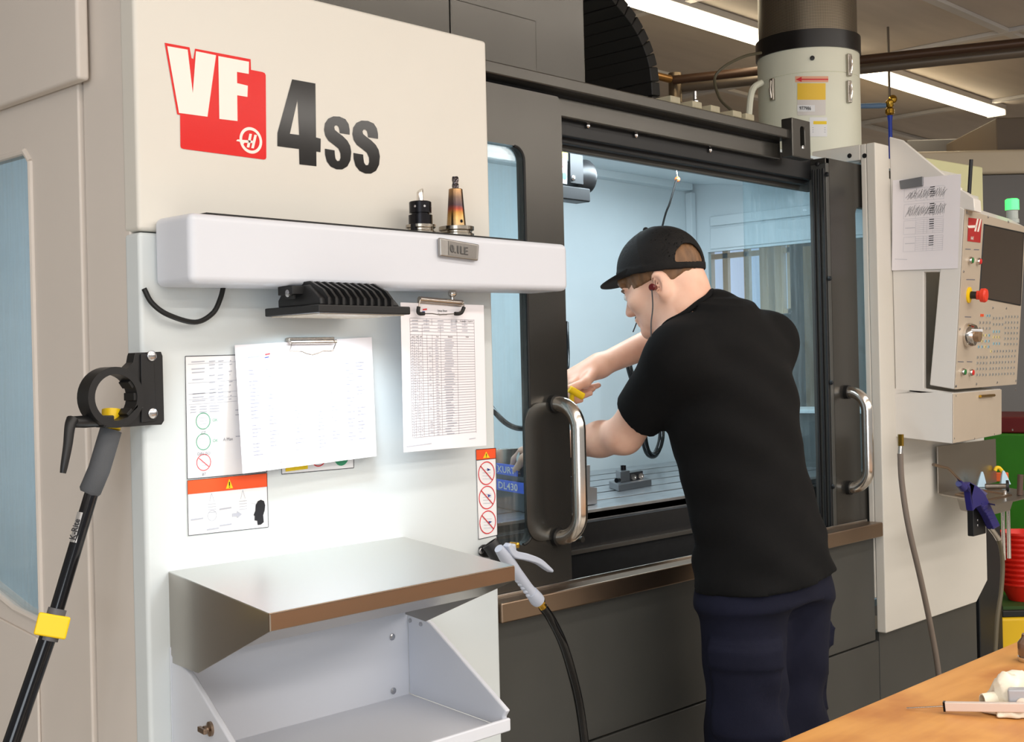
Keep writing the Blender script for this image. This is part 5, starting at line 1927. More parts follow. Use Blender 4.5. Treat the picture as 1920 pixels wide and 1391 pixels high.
G().cyl((br.x - .015, br.y, zr + .2), (br.x - .03, br.y, zr + .34), .008, n=10).build('stem', mat('dark_bronze', (90, 66, 36), .35, metal=1), bv)
for x0_, x1_ in ((1250, 1285), (1296, 1335), (1345, 1415)):
    pass
rail = thing('valve_manifold', on(1330, 205, y=2.30), 'cream valve manifold strip lying on the roof behind the header', 'manifold')
xa_, xb_ = on(1252, 200, y=2.30).x, on(1420, 230, y=2.30).x
zm_ = on(1330, 207, y=2.30).z
M_mani = mat('cream_manifold', (206, 196, 168), .5, var=.15, vscale=20)
G().box(xa_, xb_, 2.30, 2.36, zr, zm_).build('base', M_mani, rail, bevel=.004)
for t in (.02, .25, .45, .7, .85):
    xx = xa_ + (xb_ - xa_) * t
    G().box(xx, xx + .05, 2.295, 2.355, zm_ - .002, zm_ + .018).build('block', M_mani, rail, bevel=.003)
xx = on(1303, 180, y=2.33).x
G().lathe((xx, 2.33, zm_), Z, [(.012, 0), (.012, .03), (.006, .035), (.006, .06)], 12).build('fitting', M_screw, rail)

# ---------------------------------------------------------------- ceiling lights and pipes
YLN = on(1750, 172, z=2.94).y
M_tube = mat('lit_tube_cover', (255, 244, 214), .5, emit=(255, 240, 206), estr=9.0)


def tube_light(xa, xb, label):
    t = thing('fluorescent_light', ((xa + xb) / 2, YLN, RZ), label, 'ceiling light', 'fluorescent ceiling lights')
    G().box(xa, xb, YLN - .02, YLN + .16, RZ - .035, RZ - .001).build('housing', M_trim, t, bevel=.004)
    G().box(xa + .02, xb - .02, YLN - .015, YLN + .10, RZ - .068, RZ - .036).build('lit_cover', M_tube, t, bevel=.01, segs=3)
    for xx in (xa, xb - .02):
        G().box(xx, xx + .02, YLN - .02, YLN + .105, RZ - .072, RZ - .036).build('end_cap', M_trim, t, bevel=.003)
    return t


xa = on(1613, 131, z=2.935).x
xb = on(1893, 214, z=2.935).x
tube_light(xa, xb, 'lit fluorescent ceiling light right of the mist collector')
tube_light(xa - (xb - xa) - .15, xa - .12, 'lit fluorescent ceiling light left of the mist collector')
M_pipe = mat('brown_painted_pipe', (78, 56, 42), .4, metal=.3)
M_pipe2 = mat('taupe_pipe', (112, 100, 88), .4, metal=.3)
zpp = 2.78
a, b, c = on(1920, 80, z=zpp), on(1262, 150, z=zpp), on(1160, 125, z=zpp)
a = a + (a - b).normalized() * .6
o = G().tube([a, b], .022, 14).build('ceiling_pipe', M_pipe, None)
tag(o, 'upper dark brown pipe running under the ceiling behind the mist collector', 'pipe')
a2, b2 = on(1920, 97, z=zpp - .02), on(1262, 166, z=zpp - .02)
a2 = a2 + (a2 - b2).normalized() * .6
o = G().tube([a2, b2], .026, 14).build('ceiling_pipe', M_pipe2, None)
tag(o, 'lower taupe pipe running just below the dark brown pipe', 'pipe')
o = G().tube([b + (c - b).normalized() * .03, c, c + (c - b).normalized() * 1.2], .020, 14).build('ceiling_pipe', mat('copper_pipe', (140, 100, 50), .35, metal=.6), None)
tag(o, 'short copper-coloured pipe branching off left behind the cable carrier', 'pipe')
p = on(1266, 160, z=zpp - .01)
o = G().tube([p + Z * .06, p - Z * .09], .034, 14).build('pipe_joint', mat('tarnished_joint', (120, 104, 84), .35, metal=.7), None)
tag(o, 'tarnished pipe joint where the copper pipe meets the brown pipes', 'pipe joint')
# hanging valve with blue hose
d_ = 6.3
p = on(1668, 190, d=d_)
dv2 = thing('drop_valve', p, 'brass drop valve with a blue hose hanging from the ceiling', 'valve')
G().cyl(p, Vector((p.x, p.y, RZ)), .006, n=10).build('drop_pipe', M_pipe2, dv2)
G().lathe(p - Z * .07, Z, [(.012, 0), (.022, .01), (.022, .03), (.014, .04), (.02, .05), (.02, .07), (.01, .08)], 14).build('body', M_brass, dv2)
G().ball(p + Z * .01 + RGT0 * .015, .022).build('valve_ball', M_brass, dv2)
q0 = p + Z * -.02 - RGT0 * .02
G().tube([q0, q0 - RGT0 * .03, q0 - RGT0 * .16], [.012, .014, .012], 12).build('blue_lever', mat('slate_blue', (110, 140, 176), .4), dv2)
G().tube([p - Z * .07, p - Z * .10, p - Z * .5], [.014, .010, .010], 12).build('blue_hose', mat('blue_hose', (40, 70, 190), .35), dv2)

# machine in the right background and the stacked bins
bgx, bgy = 8.2, 2.35
bm_ = thing('grey_machine', (bgx + 1, bgy + .9, 0), 'large grey and beige machine in the right background', 'machine')
dd = 6.8
t1_, t2_ = on(1740, 283, d=dd), on(1960, 268, d=dd)
zt_, zb_ = t1_.z, on(1880, 325, d=dd).z
u_ = (t2_ - t1_)
u_.z = 0
u_ = u_.normalized()
w_ = Vector((-u_.y, u_.x, 0))
if w_.dot(FWD) < 0:
    w_ = -w_
o0 = Vector((t1_.x, t1_.y, 0)) - u_ * .5
G().poly([o0 + Z * zb_, o0 + u_ * 3 + Z * zb_, o0 + u_ * 3 + Z * zt_, o0 + Z * zt_], w_ * 1.2).build('top_cover', mat('beige_cover', (202, 188, 166), .5), bm_, bevel=.02)
G().poly([o0 + w_ * .03, o0 + u_ * 3 + w_ * .03, o0 + u_ * 3 + w_ * .03 + Z * (zb_ - .004), o0 + w_ * .03 + Z * (zb_ - .004)], w_ * 1.1).build('body', mat('mid_grey_machine', (112, 110, 110), .5), bm_)
c0_ = on(1872, 218, d=dd)
ub = o0 + u_ * 1.3
cz1 = on(1900, 213, d=dd).z
xq = on(1868, 240, d=dd + .1)
xq.z = 0
G().poly([xq + Z * (zt_ + .001), xq + u_ * 1.6 + Z * (zt_ + .001), xq + u_ * 1.6 + Z * cz1, xq + Z * cz1], w_ * .8).build('upper_box', mat('brown_grey_box', (104, 92, 80), .6), bm_, bevel=.01)
xq2 = on(1700, 270, d=dd + .9)
xq2.z = 0
G().poly([xq2 + Z * 1.9, xq2 + u_ * .5 + Z * 1.9, xq2 + u_ * .5 + Z * on(1700, 262, d=dd + .9).z, xq2 + Z * on(1700, 262, d=dd + .9).z], w_ * .3).build('side_box', mat('mid_grey_machine', (112, 110, 110), .5), bm_, bevel=.01)

# green bin, red nested tubs and yellow crate at the right edge
dg = 5.4
gz1, gz0 = on(1900, 812, d=dg).z, on(1900, 1110, d=dg).z
p = on(1872, 900, d=dg)
gb = G().box(p.x, p.x + .6, p.y - .15, p.y + .5, 0.0, gz1).build('green_cabinet', mat('green_enamel', (52, 122, 26), .45, var=.1, vscale=10), None, bevel=.01)
tag(gb, 'green cabinet behind the red tubs at the right edge', 'cabinet')
g = G().box(p.x + .02, p.x + .58, p.y - .13, p.y + .48, gz1 + .001, gz1 + .07).build('red_tray', mat('dark_red_tray', (104, 24, 24), .5), None, bevel=.008)
tag(g, 'dark red tray resting on top of the green cabinet', 'tray')
M_tub = mat('red_tub_plastic', (222, 38, 24), .4)
dr = 4.75
bt_ = on(1917, 1085, d=dr)
yz_ = on(1917, 1150, d=dr)
yc_ = thing('yellow_crate', (bt_.x, bt_.y, .25), 'yellow crate under the stack of red tubs', 'crate')
zc_ = on(1900, 1143, d=dr).z
zc0 = on(1900, 1206, d=dr).z
G().obox(Vector((bt_.x, bt_.y, (zc_ + zc0) / 2)), RGT0 * .145, FWD * .15, Z * ((zc_ - zc0) / 2)).build('crate_wall', mat('yellow_crate_plastic', (226, 184, 24), .5), yc_, bevel=.012)
G().obox(Vector((bt_.x, bt_.y, zc_ + .012)), RGT0 * .13, FWD * .14, Z * .012).build('dark_lid', M_black, yc_, bevel=.004)
G().obox(Vector((bt_.x, bt_.y, zc0 / 2)), RGT0 * .13, FWD * .14, Z * (zc0 / 2)).build('pedestal', mat('grey_pedestal', (130, 126, 116), .6, var=.3, vscale=80), yc_, bevel=.004)
G().obox(Vector((bt_.x, bt_.y, zc_ + .03)), RGT0 * .12, FWD * .12, Z * .006).build('green_mat', mat('dark_green_mat', (44, 74, 24), .6), yc_)
zb0 = zc_ + .037
base = None
for i in range(11):
    zz = zb0 + .05 + i * .0185
    if base is None:
        pr = [(.045, -.05), (.078, .018), (.084, .018), (.084, .010), (.080, .010), (.049, -.0505)]
        o = G().lathe((bt_.x, bt_.y, zz), Z, pr, 20).build('red_tub', M_tub, None)
        base = o
        zf = o.location.z
    else:
        o = base.copy()
        COL.objects.link(o)
        o.location.z = zf + i * .0185
    nm = ('bottom', 'second', 'third', 'fourth', 'fifth', 'sixth', 'seventh', 'eighth', 'ninth', 'tenth', 'topmost')[i]
    tag(o, 'nested red plastic tub, %s of the stack at the right edge' % (nm if i in (0, 10) else nm + ' from the bottom'), 'tub', 'nested red tubs')
# ---------------------------------------------------------------- the worker (distance fields meshed with surface nets)


class Field:
    def __init__(s, lo, hi, h):
        s.lo, s.h = np.array(lo, np.float32), h
        s.n = np.ceil((np.array(hi) - np.array(lo)) / h).astype(int) + 1
        s.d = np.full(s.n, 1.0, np.float32)

    def win(s, pts, r):
        pts = np.array(pts, np.float32)
        a = np.maximum(np.floor((pts.min(0) - r - s.lo) / s.h).astype(int), 0)
        b = np.minimum(np.ceil((pts.max(0) + r - s.lo) / s.h).astype(int) + 1, s.n)
        sl = tuple(slice(int(i), int(max(j, i))) for i, j in zip(a, b))
        ax = [s.lo[i] + s.h * np.arange(sl[i].start, sl[i].stop, dtype=np.float32) for i in range(3)]
        return sl, np.meshgrid(*ax, indexing='ij')

    def put(s, sl, f, k=0.012, op='u'):
        o = s.d[sl]
        if op == 'u':
            hh = np.maximum(k - np.abs(o - f), 0) / k
            s.d[sl] = np.minimum(o, f) - hh * hh * k * 0.25
        elif op == 's':
            hh = np.maximum(k - np.abs(o + f), 0) / k
            s.d[sl] = np.maximum(o, -f) + hh * hh * k * 0.25
        elif op == 'i':
            s.d[sl] = np.maximum(o, f)

    def cap(s, a, b, ra, rb, k=0.012, op='u'):
        a, b = np.array(a, np.float32), np.array(b, np.float32)
        sl, (X_, Y_, Z_) = s.win([a, b], max(ra, rb) + k + 0.02)
        ab = b - a
        t = ((X_ - a[0]) * ab[0] + (Y_ - a[1]) * ab[1] + (Z_ - a[2]) * ab[2]) / max(float(ab @ ab), 1e-9)
        t = np.clip(t, 0, 1)
        d = np.sqrt((X_ - a[0] - t * ab[0]) ** 2 + (Y_ - a[1] - t * ab[1]) ** 2 + (Z_ - a[2] - t * ab[2]) ** 2) - (ra + (rb - ra) * t)
        s.put(sl, d, k, op)

    def chain(s, pts, rs, k=0.012):
        for i in range(len(pts) - 1):
            s.cap(pts[i], pts[i + 1], rs[i], rs[i + 1], k)

    def ell(s, c, axes, rad, k=0.012, op='u', fn=None):
        c = np.array(c, np.float32)
        sl, (X_, Y_, Z_) = s.win([c], max(rad) + k + 0.02)
        P = [X_ - c[0], Y_ - c[1], Z_ - c[2]]
        q = [sum(P[j] * float(axes[i][j]) for j in range(3)) / rad[i] for i in range(3)]
        l = np.sqrt(q[0] ** 2 + q[1] ** 2 + q[2] ** 2)
        g_ = np.sqrt((q[0] / rad[0]) ** 2 + (q[1] / rad[1]) ** 2 + (q[2] / rad[2]) ** 2)
        d = l * (l - 1) / np.maximum(g_, 1e-6)
        d = np.where(l < 1e-3, -min(rad), d)
        if fn:
            d = fn(d, X_, Y_, Z_)
        s.put(sl, d, k, op)

    def mesh(s, name, smooth=2):
        d = s.d
        neg = d < 0
        nx, ny, nz = d.shape
        cnt = np.zeros((nx - 1, ny - 1, nz - 1), np.int8)
        for i in (0, 1):
            for j in (0, 1):
                for k in (0, 1):
                    cnt += neg[i:nx - 1 + i, j:ny - 1 + j, k:nz - 1 + k]
        act = np.argwhere((cnt > 0) & (cnt < 8))
        idx = np.full(cnt.shape, -1, np.int32)
        idx[act[:, 0], act[:, 1], act[:, 2]] = np.arange(len(act))
        acc = np.zeros((len(act), 3), np.float32)
        num = np.zeros(len(act), np.float32)
        corners = [(i, j, k) for i in (0, 1) for j in (0, 1) for k in (0, 1)]
        for c0 in corners:
            for ax in range(3):
                if c0[ax]:
                    continue
                c1 = list(c0)
                c1[ax] = 1
                v0 = d[act[:, 0] + c0[0], act[:, 1] + c0[1], act[:, 2] + c0[2]]
                v1 = d[act[:, 0] + c1[0], act[:, 1] + c1[1], act[:, 2] + c1[2]]
                m = (v0 < 0) != (v1 < 0)
                t = np.where(m, v0 / np.where(m, v0 - v1, 1), 0)
                p = np.array(c0, np.float32)[None, :].repeat(len(act), 0)
                p[:, ax] += t
                acc += p * m[:, None]
                num += m
        V = s.lo + s.h * (act + acc / num[:, None])
        F = []
        for ax in range(3):
            a1, a2 = [(1, 2), (2, 0), (0, 1)][ax]
            lo_ = [slice(None)] * 3
            hi_ = [slice(None)] * 3
            lo_[ax], hi_[ax] = slice(0, -1), slice(1, None)
            e = np.argwhere(neg[tuple(lo_)] != neg[tuple(hi_)])
            e = e[(e[:, a1] > 0) & (e[:, a2] > 0) & (e[:, a1] < d.shape[a1] - 1) & (e[:, a2] < d.shape[a2] - 1)]
            o1, o2 = np.zeros(3, int), np.zeros(3, int)
            o1[a1], o2[a2] = 1, 1
            q = [e - o1 - o2, e - o2, e, e - o1]
            f = np.stack([idx[x[:, 0], x[:, 1], x[:, 2]] for x in q], 1)
            fl = neg[e[:, 0], e[:, 1], e[:, 2]]
            f[~fl] = f[~fl][:, ::-1]
            F.append(f)
        F = np.concatenate(F)
        F = F[(F >= 0).all(1)]
        for _ in range(smooth):
            A = np.zeros_like(V)
            C = np.zeros(len(V), np.float32)
            cen = V[F].mean(1)
            for k in range(4):
                np.add.at(A, F[:, k], cen)
                np.add.at(C, F[:, k], 1)
            V = V * .35 + .65 * A / np.maximum(C, 1)[:, None]
        return V, F


def field_obj(name, V, F, m, parent):
    c = (V.min(0) + V.max(0)) / 2
    me = bpy.data.meshes.new(name)
    me.vertices.add(len(V))
    me.vertices.foreach_set('co', (V - c).astype(np.float32).ravel())
    me.loops.add(F.size)
    me.loops.foreach_set('vertex_index', F.astype(np.int32).ravel())
    me.polygons.add(len(F))
    me.polygons.foreach_set('loop_start', np.arange(0, F.size, 4, dtype=np.int32))
    me.update(calc_edges=True)
    me.validate()
    me.polygons.foreach_set('use_smooth', [True] * len(me.polygons))
    me.materials.append(m)
    return link(name, me, parent, Vector([float(x) for x in c]))


J = lambda px, py, d: np.array(on(px, py, d=d), np.float32)
floor_z = 0.0
wk = thing('person', on(1430, 1080, d=2.93) * 1.0, 'person in black cap, black t-shirt and navy trousers leaning into the milling machine', 'person')
wk.location.z = 0
WLOC[wk].z = 0

# head frame
Fh = RGT0 * -.848 + FWD * .53
pit = math.radians(22)
hf = (Fh * math.cos(pit) - Z * math.sin(pit)).normalized()
hu = (Z * math.cos(pit) + Fh * math.sin(pit)).normalized()
hr = hf.cross(hu).normalized()
Hc = on(1245, 525, d=2.99)
H = lambda r, f_, u_: Hc + hr * r + hf * f_ + hu * u_
AX = (hr, hf, hu)

shL, elL, wrL = J(1272, 672, 2.80), J(1170, 816, 2.96), J(1036, 838, 3.15)
shR, elR, wrR = J(1440, 640, 3.06), J(1290, 612, 3.25), J(1128, 684, 3.10)
c7 = J(1338, 592, 2.95)
SEC = [(585, 1346, .07, .065), (612, 1350, .14, .088), (650, 1358, .175, .108), (700, 1366, .188, .118), (760, 1375, .186, .122), (850, 1386, .176, .12),
       (930, 1405, .174, .12), (1010, 1428, .182, .124), (1080, 1434, .192, .136), (1150, 1434, .196, .140)]
sec = []
for py, px, a_, b_ in SEC:
    p = on(px, py, d=2.93)
    sec.append((p.z, p.x, p.y, a_, b_))
sec = np.array(sec[::-1], np.float32)
TY = math.radians(6)


def torso(fd, grow, z_lo, z_hi, k=.02, fold=0.0):
    sl, (X_, Y_, Z_) = fd.win([[sec[:, 1].min() - .25, sec[:, 2].min() - .2, z_lo], [sec[:, 1].max() + .25, sec[:, 2].max() + .2, z_hi]], 0.02)
    zc = Z_[0, 0, :]
    I = lambda col: np.interp(zc, sec[:, 0], sec[:, col])[None, None, :].astype(np.float32)
    cx, cy, a_, b_ = I(1), I(2), I(3) + grow, I(4) + grow
    dx, dy = X_ - cx, Y_ - cy
    u = dx * math.cos(TY) + dy * math.sin(TY)
    v = -dx * math.sin(TY) + dy * math.cos(TY)
    ex = 2.3
    l = (np.abs(u / a_) ** ex + np.abs(v / b_) ** ex) ** (1 / ex)
    d = (l - 1) * np.minimum(a_, b_) * .92
    if fold:
        w = np.clip((1.32 - Z_) / .4, 0, 1)
        d = d + fold * (w * (np.sin(u * 38 + Z_ * 30 + np.sin(Z_ * 21) * 1.3) * .5 + np.sin(Z_ * 62 - u * 26 + v * 15) * .35) + .5 * (1 - w) * np.sin(Z_ * 55 + u * 30))
    d = np.maximum(d, z_lo + .02 - Z_)
    d = np.maximum(d, Z_ - (z_hi - .0))
    fd.put(sl, d, k)


# --- body: head, neck, torso, arms, hands as one skin
lo = np.minimum.reduce([shL, wrL, wrR, np.array(on(980, 870, d=3.2)), np.array([2.0, 1.38, .80])]) - .06
hi = np.array([max(elR[0], sec[:, 1].max() + .22) + .06, max(elR[1], wrL[1]) + .16, Hc.z + .16])
bd_ = Field(lo, hi, 0.0038)
torso(bd_, -.014, .92, float(sec[-1, 0]) - .01)
bd_.ell(H(0, -.004, .02), AX, (.075, .094, .084), .02)
bd_.ell(H(0, .040, -.040), AX, (.056, .055, .068), .025)
for sx in (-1, 1):
    bd_.cap(H(sx * .050, .004, -.050), H(sx * .012, .074, -.094), .020, .018, .02)
    bd_.ell(H(sx * .040, .062, -.026), AX, (.024, .026, .022), .02)
bd_.ell(H(0, .080, -.096), AX, (.022, .018, .017), .015)
bd_.ell(H(0, .086, .014), AX, (.046, .012, .012), .015)
bd_.cap(H(0, .094, .000), H(0, .112, -.034), .0075, .0105, .012)
for sx in (-1, 1):
    bd_.ell(H(sx * .010, .103, -.037), AX, (.008, .011, .008), .008)
    bd_.ell(H(sx * .031, .100, -.004), AX, (.015, .012, .011), .012, 's')
    bd_.ell(H(sx * .030, .084, -.005), AX, (.013, .012, .012), .004)
bd_.ell(H(0, .094, -.060), AX, (.022, .010, .0065), .006)
bd_.ell(H(0, .092, -.072), AX, (.019, .010, .007), .006)
for sx in (-1, 1):
    ea = (hr * .86 + hf * (-.5 * sx) * (1), (hf * .94 + hu * -.2).normalized(), hu)
    ea0 = (hr * .9 - hf * .42 * sx).normalized()
    ea1 = (hf * .9 + hr * .42 * sx).normalized()
    bd_.ell(H(sx * .079, -.022, -.022), (ea0, ea1, hu), (.0085, .021, .033), .006)
    bd_.ell(H(sx * .086, -.014, -.022), (ea0, ea1, hu), (.007, .011, .020), .004, 's')
    bd_.ell(H(sx * .074, -.012, -.050), AX, (.007, .009, .010), .008)
nkb = J(1292, 612, 2.93)
bd_.cap(H(0, -.036, -.045), nkb, .055, .060, .03)
bd_.cap(H(0, -.005, -.070), nkb + np.array([.0, .02, -.03]), .046, .054, .03)
bd_.cap(H(0, -.045, -.04), c7 + np.array([-.015, .0, -.035]), .040, .040, .03)
c7b = c7 + np.array([0, 0, -.05])
bd_.chain([c7b, shL], [.045, .056], .04)
bd_.chain([c7b, shR], [.045, .056], .04)
bd_.chain([shL, elL], [.056, .043], .03)
fm = elL * .68 + wrL * .32
bd_.chain([elL, fm, wrL], [.041, .040, .028], .02)
bd_.chain([shR, elR], [.054, .043], .03)
fm = elR * .68 + wrR * .32
bd_.chain([elR, fm, wrR], [.041, .0385, .0265], .02)
# right hand closing on the key
kn = [J(1074, 720, 3.035), J(1069, 712, 3.06), J(1070, 705, 3.085), J(1077, 701, 3.11)]
for i, k_ in enumerate(kn):
    bd_.cap(wrR + (kn[i] - wrR) * .12, k_, .022, .0125, .014)
bd_.cap(wrR, (kn[1] + kn[2]) / 2, .024, .018, .02)
fing = [(kn[0], J(1070, 742, 3.03), J(1080, 750, 3.035), J(1089, 750, 3.04)), (kn[1], J(1074, 735, 3.065), J(1090, 742, 3.07), J(1107, 737, 3.07)),
        (kn[2], J(1080, 727, 3.095), J(1096, 736, 3.10), J(1112, 729, 3.10)), (kn[3], J(1092, 719, 3.125), J(1106, 727, 3.13), J(1122, 722, 3.125))]
for a_, b_, c_, e_ in fing:
    bd_.chain([a_, b_, c_, e_], [.0108, .0095, .0088, .0075], .004)
bd_.chain([wrR + (kn[0] - wrR) * .2, J(1098, 716, 3.02), J(1082, 724, 2.995), J(1068, 727, 2.985)], [.018, .013, .0105, .009], .006)
# left hand flat on the vise behind the door
dl_ = (wrL - elL) / np.linalg.norm(wrL - elL)
acr = np.cross(dl_, np.array([0, 0, 1.0]))
acr /= np.linalg.norm(acr)
dn = np.array([0, 0, -1.0])
for i, (o_, L_) in enumerate(((-.030, .066), (-.010, .078), (.010, .074), (.030, .056))):
    kk = wrL + dl_ * .082 + acr * o_
    bd_.cap(wrL + acr * o_ * .5, kk, .017, .0115, .014)
    bd_.chain([kk, kk + dl_ * L_ * .45 + dn * L_ * .25, kk + dl_ * L_ * .65 + dn * L_ * .75], [.0105, .0092, .0078], .004)
bd_.chain([wrL + dl_ * .015 - acr * .02, wrL + dl_ * .05 - acr * .05 + dn * .02, wrL + dl_ * .085 - acr * .05 + dn * .045], [.016, .012, .0085], .008)
V, F = bd_.mesh('skin', 2)
M_skin = bpy.data.materials.new('skin')
M_skin.use_nodes = True
nt = M_skin.node_tree
b_ = nt.nodes['Principled BSDF']
b_.inputs['Roughness'].default_value = .5
b_.inputs['Subsurface Weight'].default_value = .12
b_.inputs['Subsurface Radius'].default_value = (.012, .005, .003)
b_.inputs['Subsurface Scale'].default_value = .5
tc = nt.nodes.new('ShaderNodeTexCoord')
ns = nt.nodes.new('ShaderNodeTexNoise')
ns.inputs['Scale'].default_value = 14
ns.inputs['Detail'].default_value = 6
rp = nt.nodes.new('ShaderNodeValToRGB')
rp.color_ramp.elements[0].position = .3
rp.color_ramp.elements[0].color = rgb(226, 172, 146)
rp.color_ramp.elements[1].position = .7
rp.color_ramp.elements[1].color = rgb(242, 198, 174)
nt.links.new(tc.outputs['Object'], ns.inputs['Vector'])
nt.links.new(ns.outputs['Fac'], rp.inputs[0])
nt.links.new(rp.outputs[0], b_.inputs['Base Color'])
field_obj('body', V, F, M_skin, wk)
del bd_

# --- t-shirt
slo = np.array([min(shL[0], elL[0]) - .12, 1.36, .76])
shi = np.array([sec[:, 1].max() + .24, max(shR[1], elR[1]) + .1, c7[2] + .09])
sf = Field(slo, shi, 0.0055)
torso(sf, .006, .77, float(sec[-1, 0]) + .004, .03, .0055)
sf.chain([c7 + np.array([0, 0, -.012]), shL], [.060, .068], .06)
sf.chain([c7 + np.array([0, 0, -.012]), shR], [.060, .066], .06)
cuL = shL + (elL - shL) * .80
sf.chain([shL, cuL], [.069, .060], .03)
sf.chain([shR, shR + (elR - shR) * .8], [.066, .058], .03)
sl, (X_, Y_, Z_) = sf.win([slo, shi], 0)
# sleeve ends cut square across the arm, neck opening, hem
for S_, E_, t_ in ((shL, elL, .74), (shR, elR, .72)):
    ax_ = (E_ - S_) / np.linalg.norm(E_ - S_)
    cu = S_ + (E_ - S_) * t_
    if S_ is shL:
        ax_ = ax_ + np.array(RGT0) * -.25
        ax_ /= np.linalg.norm(ax_)
    h_ = (X_ - cu[0]) * ax_[0] + (Y_ - cu[1]) * ax_[1] + (Z_ - cu[2]) * ax_[2]
    rr_ = np.sqrt((X_ - cu[0]) ** 2 + (Y_ - cu[1]) ** 2 + (Z_ - cu[2]) ** 2)
    sf.d = np.where(rr_ < .16, np.maximum(sf.d, h_), sf.d)
n0 = np.array(H(0, -.03, -.05))
nb_ = J(1288, 602, 2.92)
nax = (n0 - nb_) / np.linalg.norm(n0 - nb_)
q = [X_ - nb_[0], Y_ - nb_[1], Z_ - nb_[2]]
tt = q[0] * nax[0] + q[1] * nax[1] + q[2] * nax[2]
rr_ = np.sqrt(np.maximum(q[0] ** 2 + q[1] ** 2 + q[2] ** 2 - tt ** 2, 0))
sf.d = np.maximum(sf.d, np.minimum(.074 - rr_, tt + .03) * 1.0 * (1) if False else np.where(tt > -.03, (.067 - rr_), -1.0))
h3 = [np.array(on(x, y, d=d_)) for x, y, d_ in ((1303, 1122, 2.79), (1440, 1110, 2.79), (1560, 1052, 3.06))]
hn = np.cross(h3[1] - h3[0], h3[2] - h3[0])
hn /= np.linalg.norm(hn)
if hn[2] > 0:
    hn = -hn
sf.d = np.maximum(sf.d, (X_ - h3[0][0]) * hn[0] + (Y_ - h3[0][1]) * hn[1] + (Z_ - h3[0][2]) * hn[2])
V, F = sf.mesh('shirt', 2)
M_shirt = mat('black_cotton', (11, 11, 12), .9, bump=.35, bscale=700, var=.15, vscale=9, spec=.25)
field_obj('t_shirt', V, F, M_shirt, wk)
sf_d, sf_lo, sf_h = sf.d, sf.lo, sf.h
del sf
# ribbed collar, resting where the cloth meets the neck
e1 = np.cross(nax, np.array([0, 1.0, 0]))
e1 /= np.linalg.norm(e1)
e2 = np.cross(nax, e1)
hts = []
for i in range(36):
    t = 2 * math.pi * i / 36
    for k_ in range(60):
        tt_ = .075 - k_ * .002
        p = nb_ + nax * tt_ + (e1 * math.cos(t) + e2 * math.sin(t)) * .0715
        ii = np.clip(((p - sf_lo) / sf_h).round().astype(int), 0, np.array(sf_d.shape) - 1)
        if sf_d[tuple(ii)] < 0:
            break
    hts.append(tt_)
hts = np.array(hts)
for _ in range(3):
    hts = (np.roll(hts, 1) + hts * 2 + np.roll(hts, -1)) / 4
cpts = []
for i in range(36):
    t = 2 * math.pi * i / 36
    cpts.append(Vector([float(v) for v in nb_ + nax * (hts[i] + .001) + (e1 * math.cos(t) + e2 * math.sin(t)) * .0685]))
G().tube(cpts, .0060, 8, closed=True).build('collar', M_shirt, wk)

# --- trousers
hipL, hipR = J(1392, 1090, 2.87), J(1478, 1082, 3.0)
knL, knR = np.array([hipL[0] + .02, hipL[1] + .01, .50]), np.array([hipR[0] + .02, hipR[1] + .03, .50])
anL, anR = np.array([knL[0] + .0, knL[1] - .04, .09]), np.array([knR[0] + .02, knR[1] - .04, .09])
pf = Field(np.minimum(anL, hipL) - np.array([.2, .2, .06]), np.maximum(anR, hipR) + np.array([.2, .2, .12]), 0.007)
torso(pf, -.012, .80, float(hipL[2]) + .06, .03)
for a_, b_, c_ in ((hipL, knL, anL), (hipR, knR, anR)):
    pf.chain([a_ + np.array([0, 0, -.055]), b_, c_ + np.array([0, 0, .0])], [.098, .086, .080], .05)
lo_, hi_ = pf.lo, pf.lo + pf.h * (pf.n - 1)
sl, (X_, Y_, Z_) = pf.win([lo_, hi_], 0)
for hp, kp in ((hipL, knL), (hipR, knR)):
    t_ = np.clip((hp[2] - Z_) / (hp[2] - kp[2]), 0, 1)
    ox, oy = X_ - (hp[0] + (kp[0] - hp[0]) * t_), Y_ - (hp[1] + (kp[1] - hp[1]) * t_)
    an = np.arctan2(oy, ox)
    sg = -1 if hp is hipL else 1
    near = (np.sqrt(ox ** 2 + oy ** 2) < .16) & (sg * ox > -.02)
    dirc = np.cos(an - (math.radians(215) if hp is hipL else 0))
    pk_ = near & (dirc > .62) & (Z_ < .735) & (Z_ > .53)
    fl_ = near & (dirc > .60) & (Z_ < .745) & (Z_ > .685)
    pf.d = pf.d - np.where(pk_, .008, 0) - np.where(fl_, .008, 0)
wv_ = np.clip((.74 - Z_) / .12, 0, 1)
pf.d = pf.d + .006 * wv_ * (np.sin(Z_ * 48 + X_ * 33 + np.sin(Y_ * 40)) * .6 + np.sin(Z_ * 25 - X_ * 45 + 1.0) * .5)
V, F = pf.mesh('trousers', 2)
M_navyc = mat('navy_work_cloth', (20, 22, 40), .85, bump=.4, bscale=600, var=.2, vscale=6, spec=.25)
field_obj('trousers', V, F, M_navyc, wk)
del pf
for a_ in (anL, anR):
    f_ = Field(a_ - np.array([.09, .15, .12]), a_ + np.array([.09, .26, .12]), .006)
    ax3 = (np.array([1., 0, 0]), np.array([0, 1., 0]), np.array([0, 0, 1.]))
    f_.ell(a_ + np.array([0, .07, -.045]), ax3, (.05, .145, .045), .02)
    f_.cap(a_ + np.array([0, -.02, -.03]), a_ + np.array([0, -.02, .03]), .05, .05, .02)
    sl, (X_, Y_, Z_) = f_.win([a_ - .3, a_ + .3], 0)
    f_.d = np.maximum(f_.d, .002 - Z_)
    V, F = f_.mesh('shoe', 1)
    field_obj('shoe', V, F, M_rubber, wk)

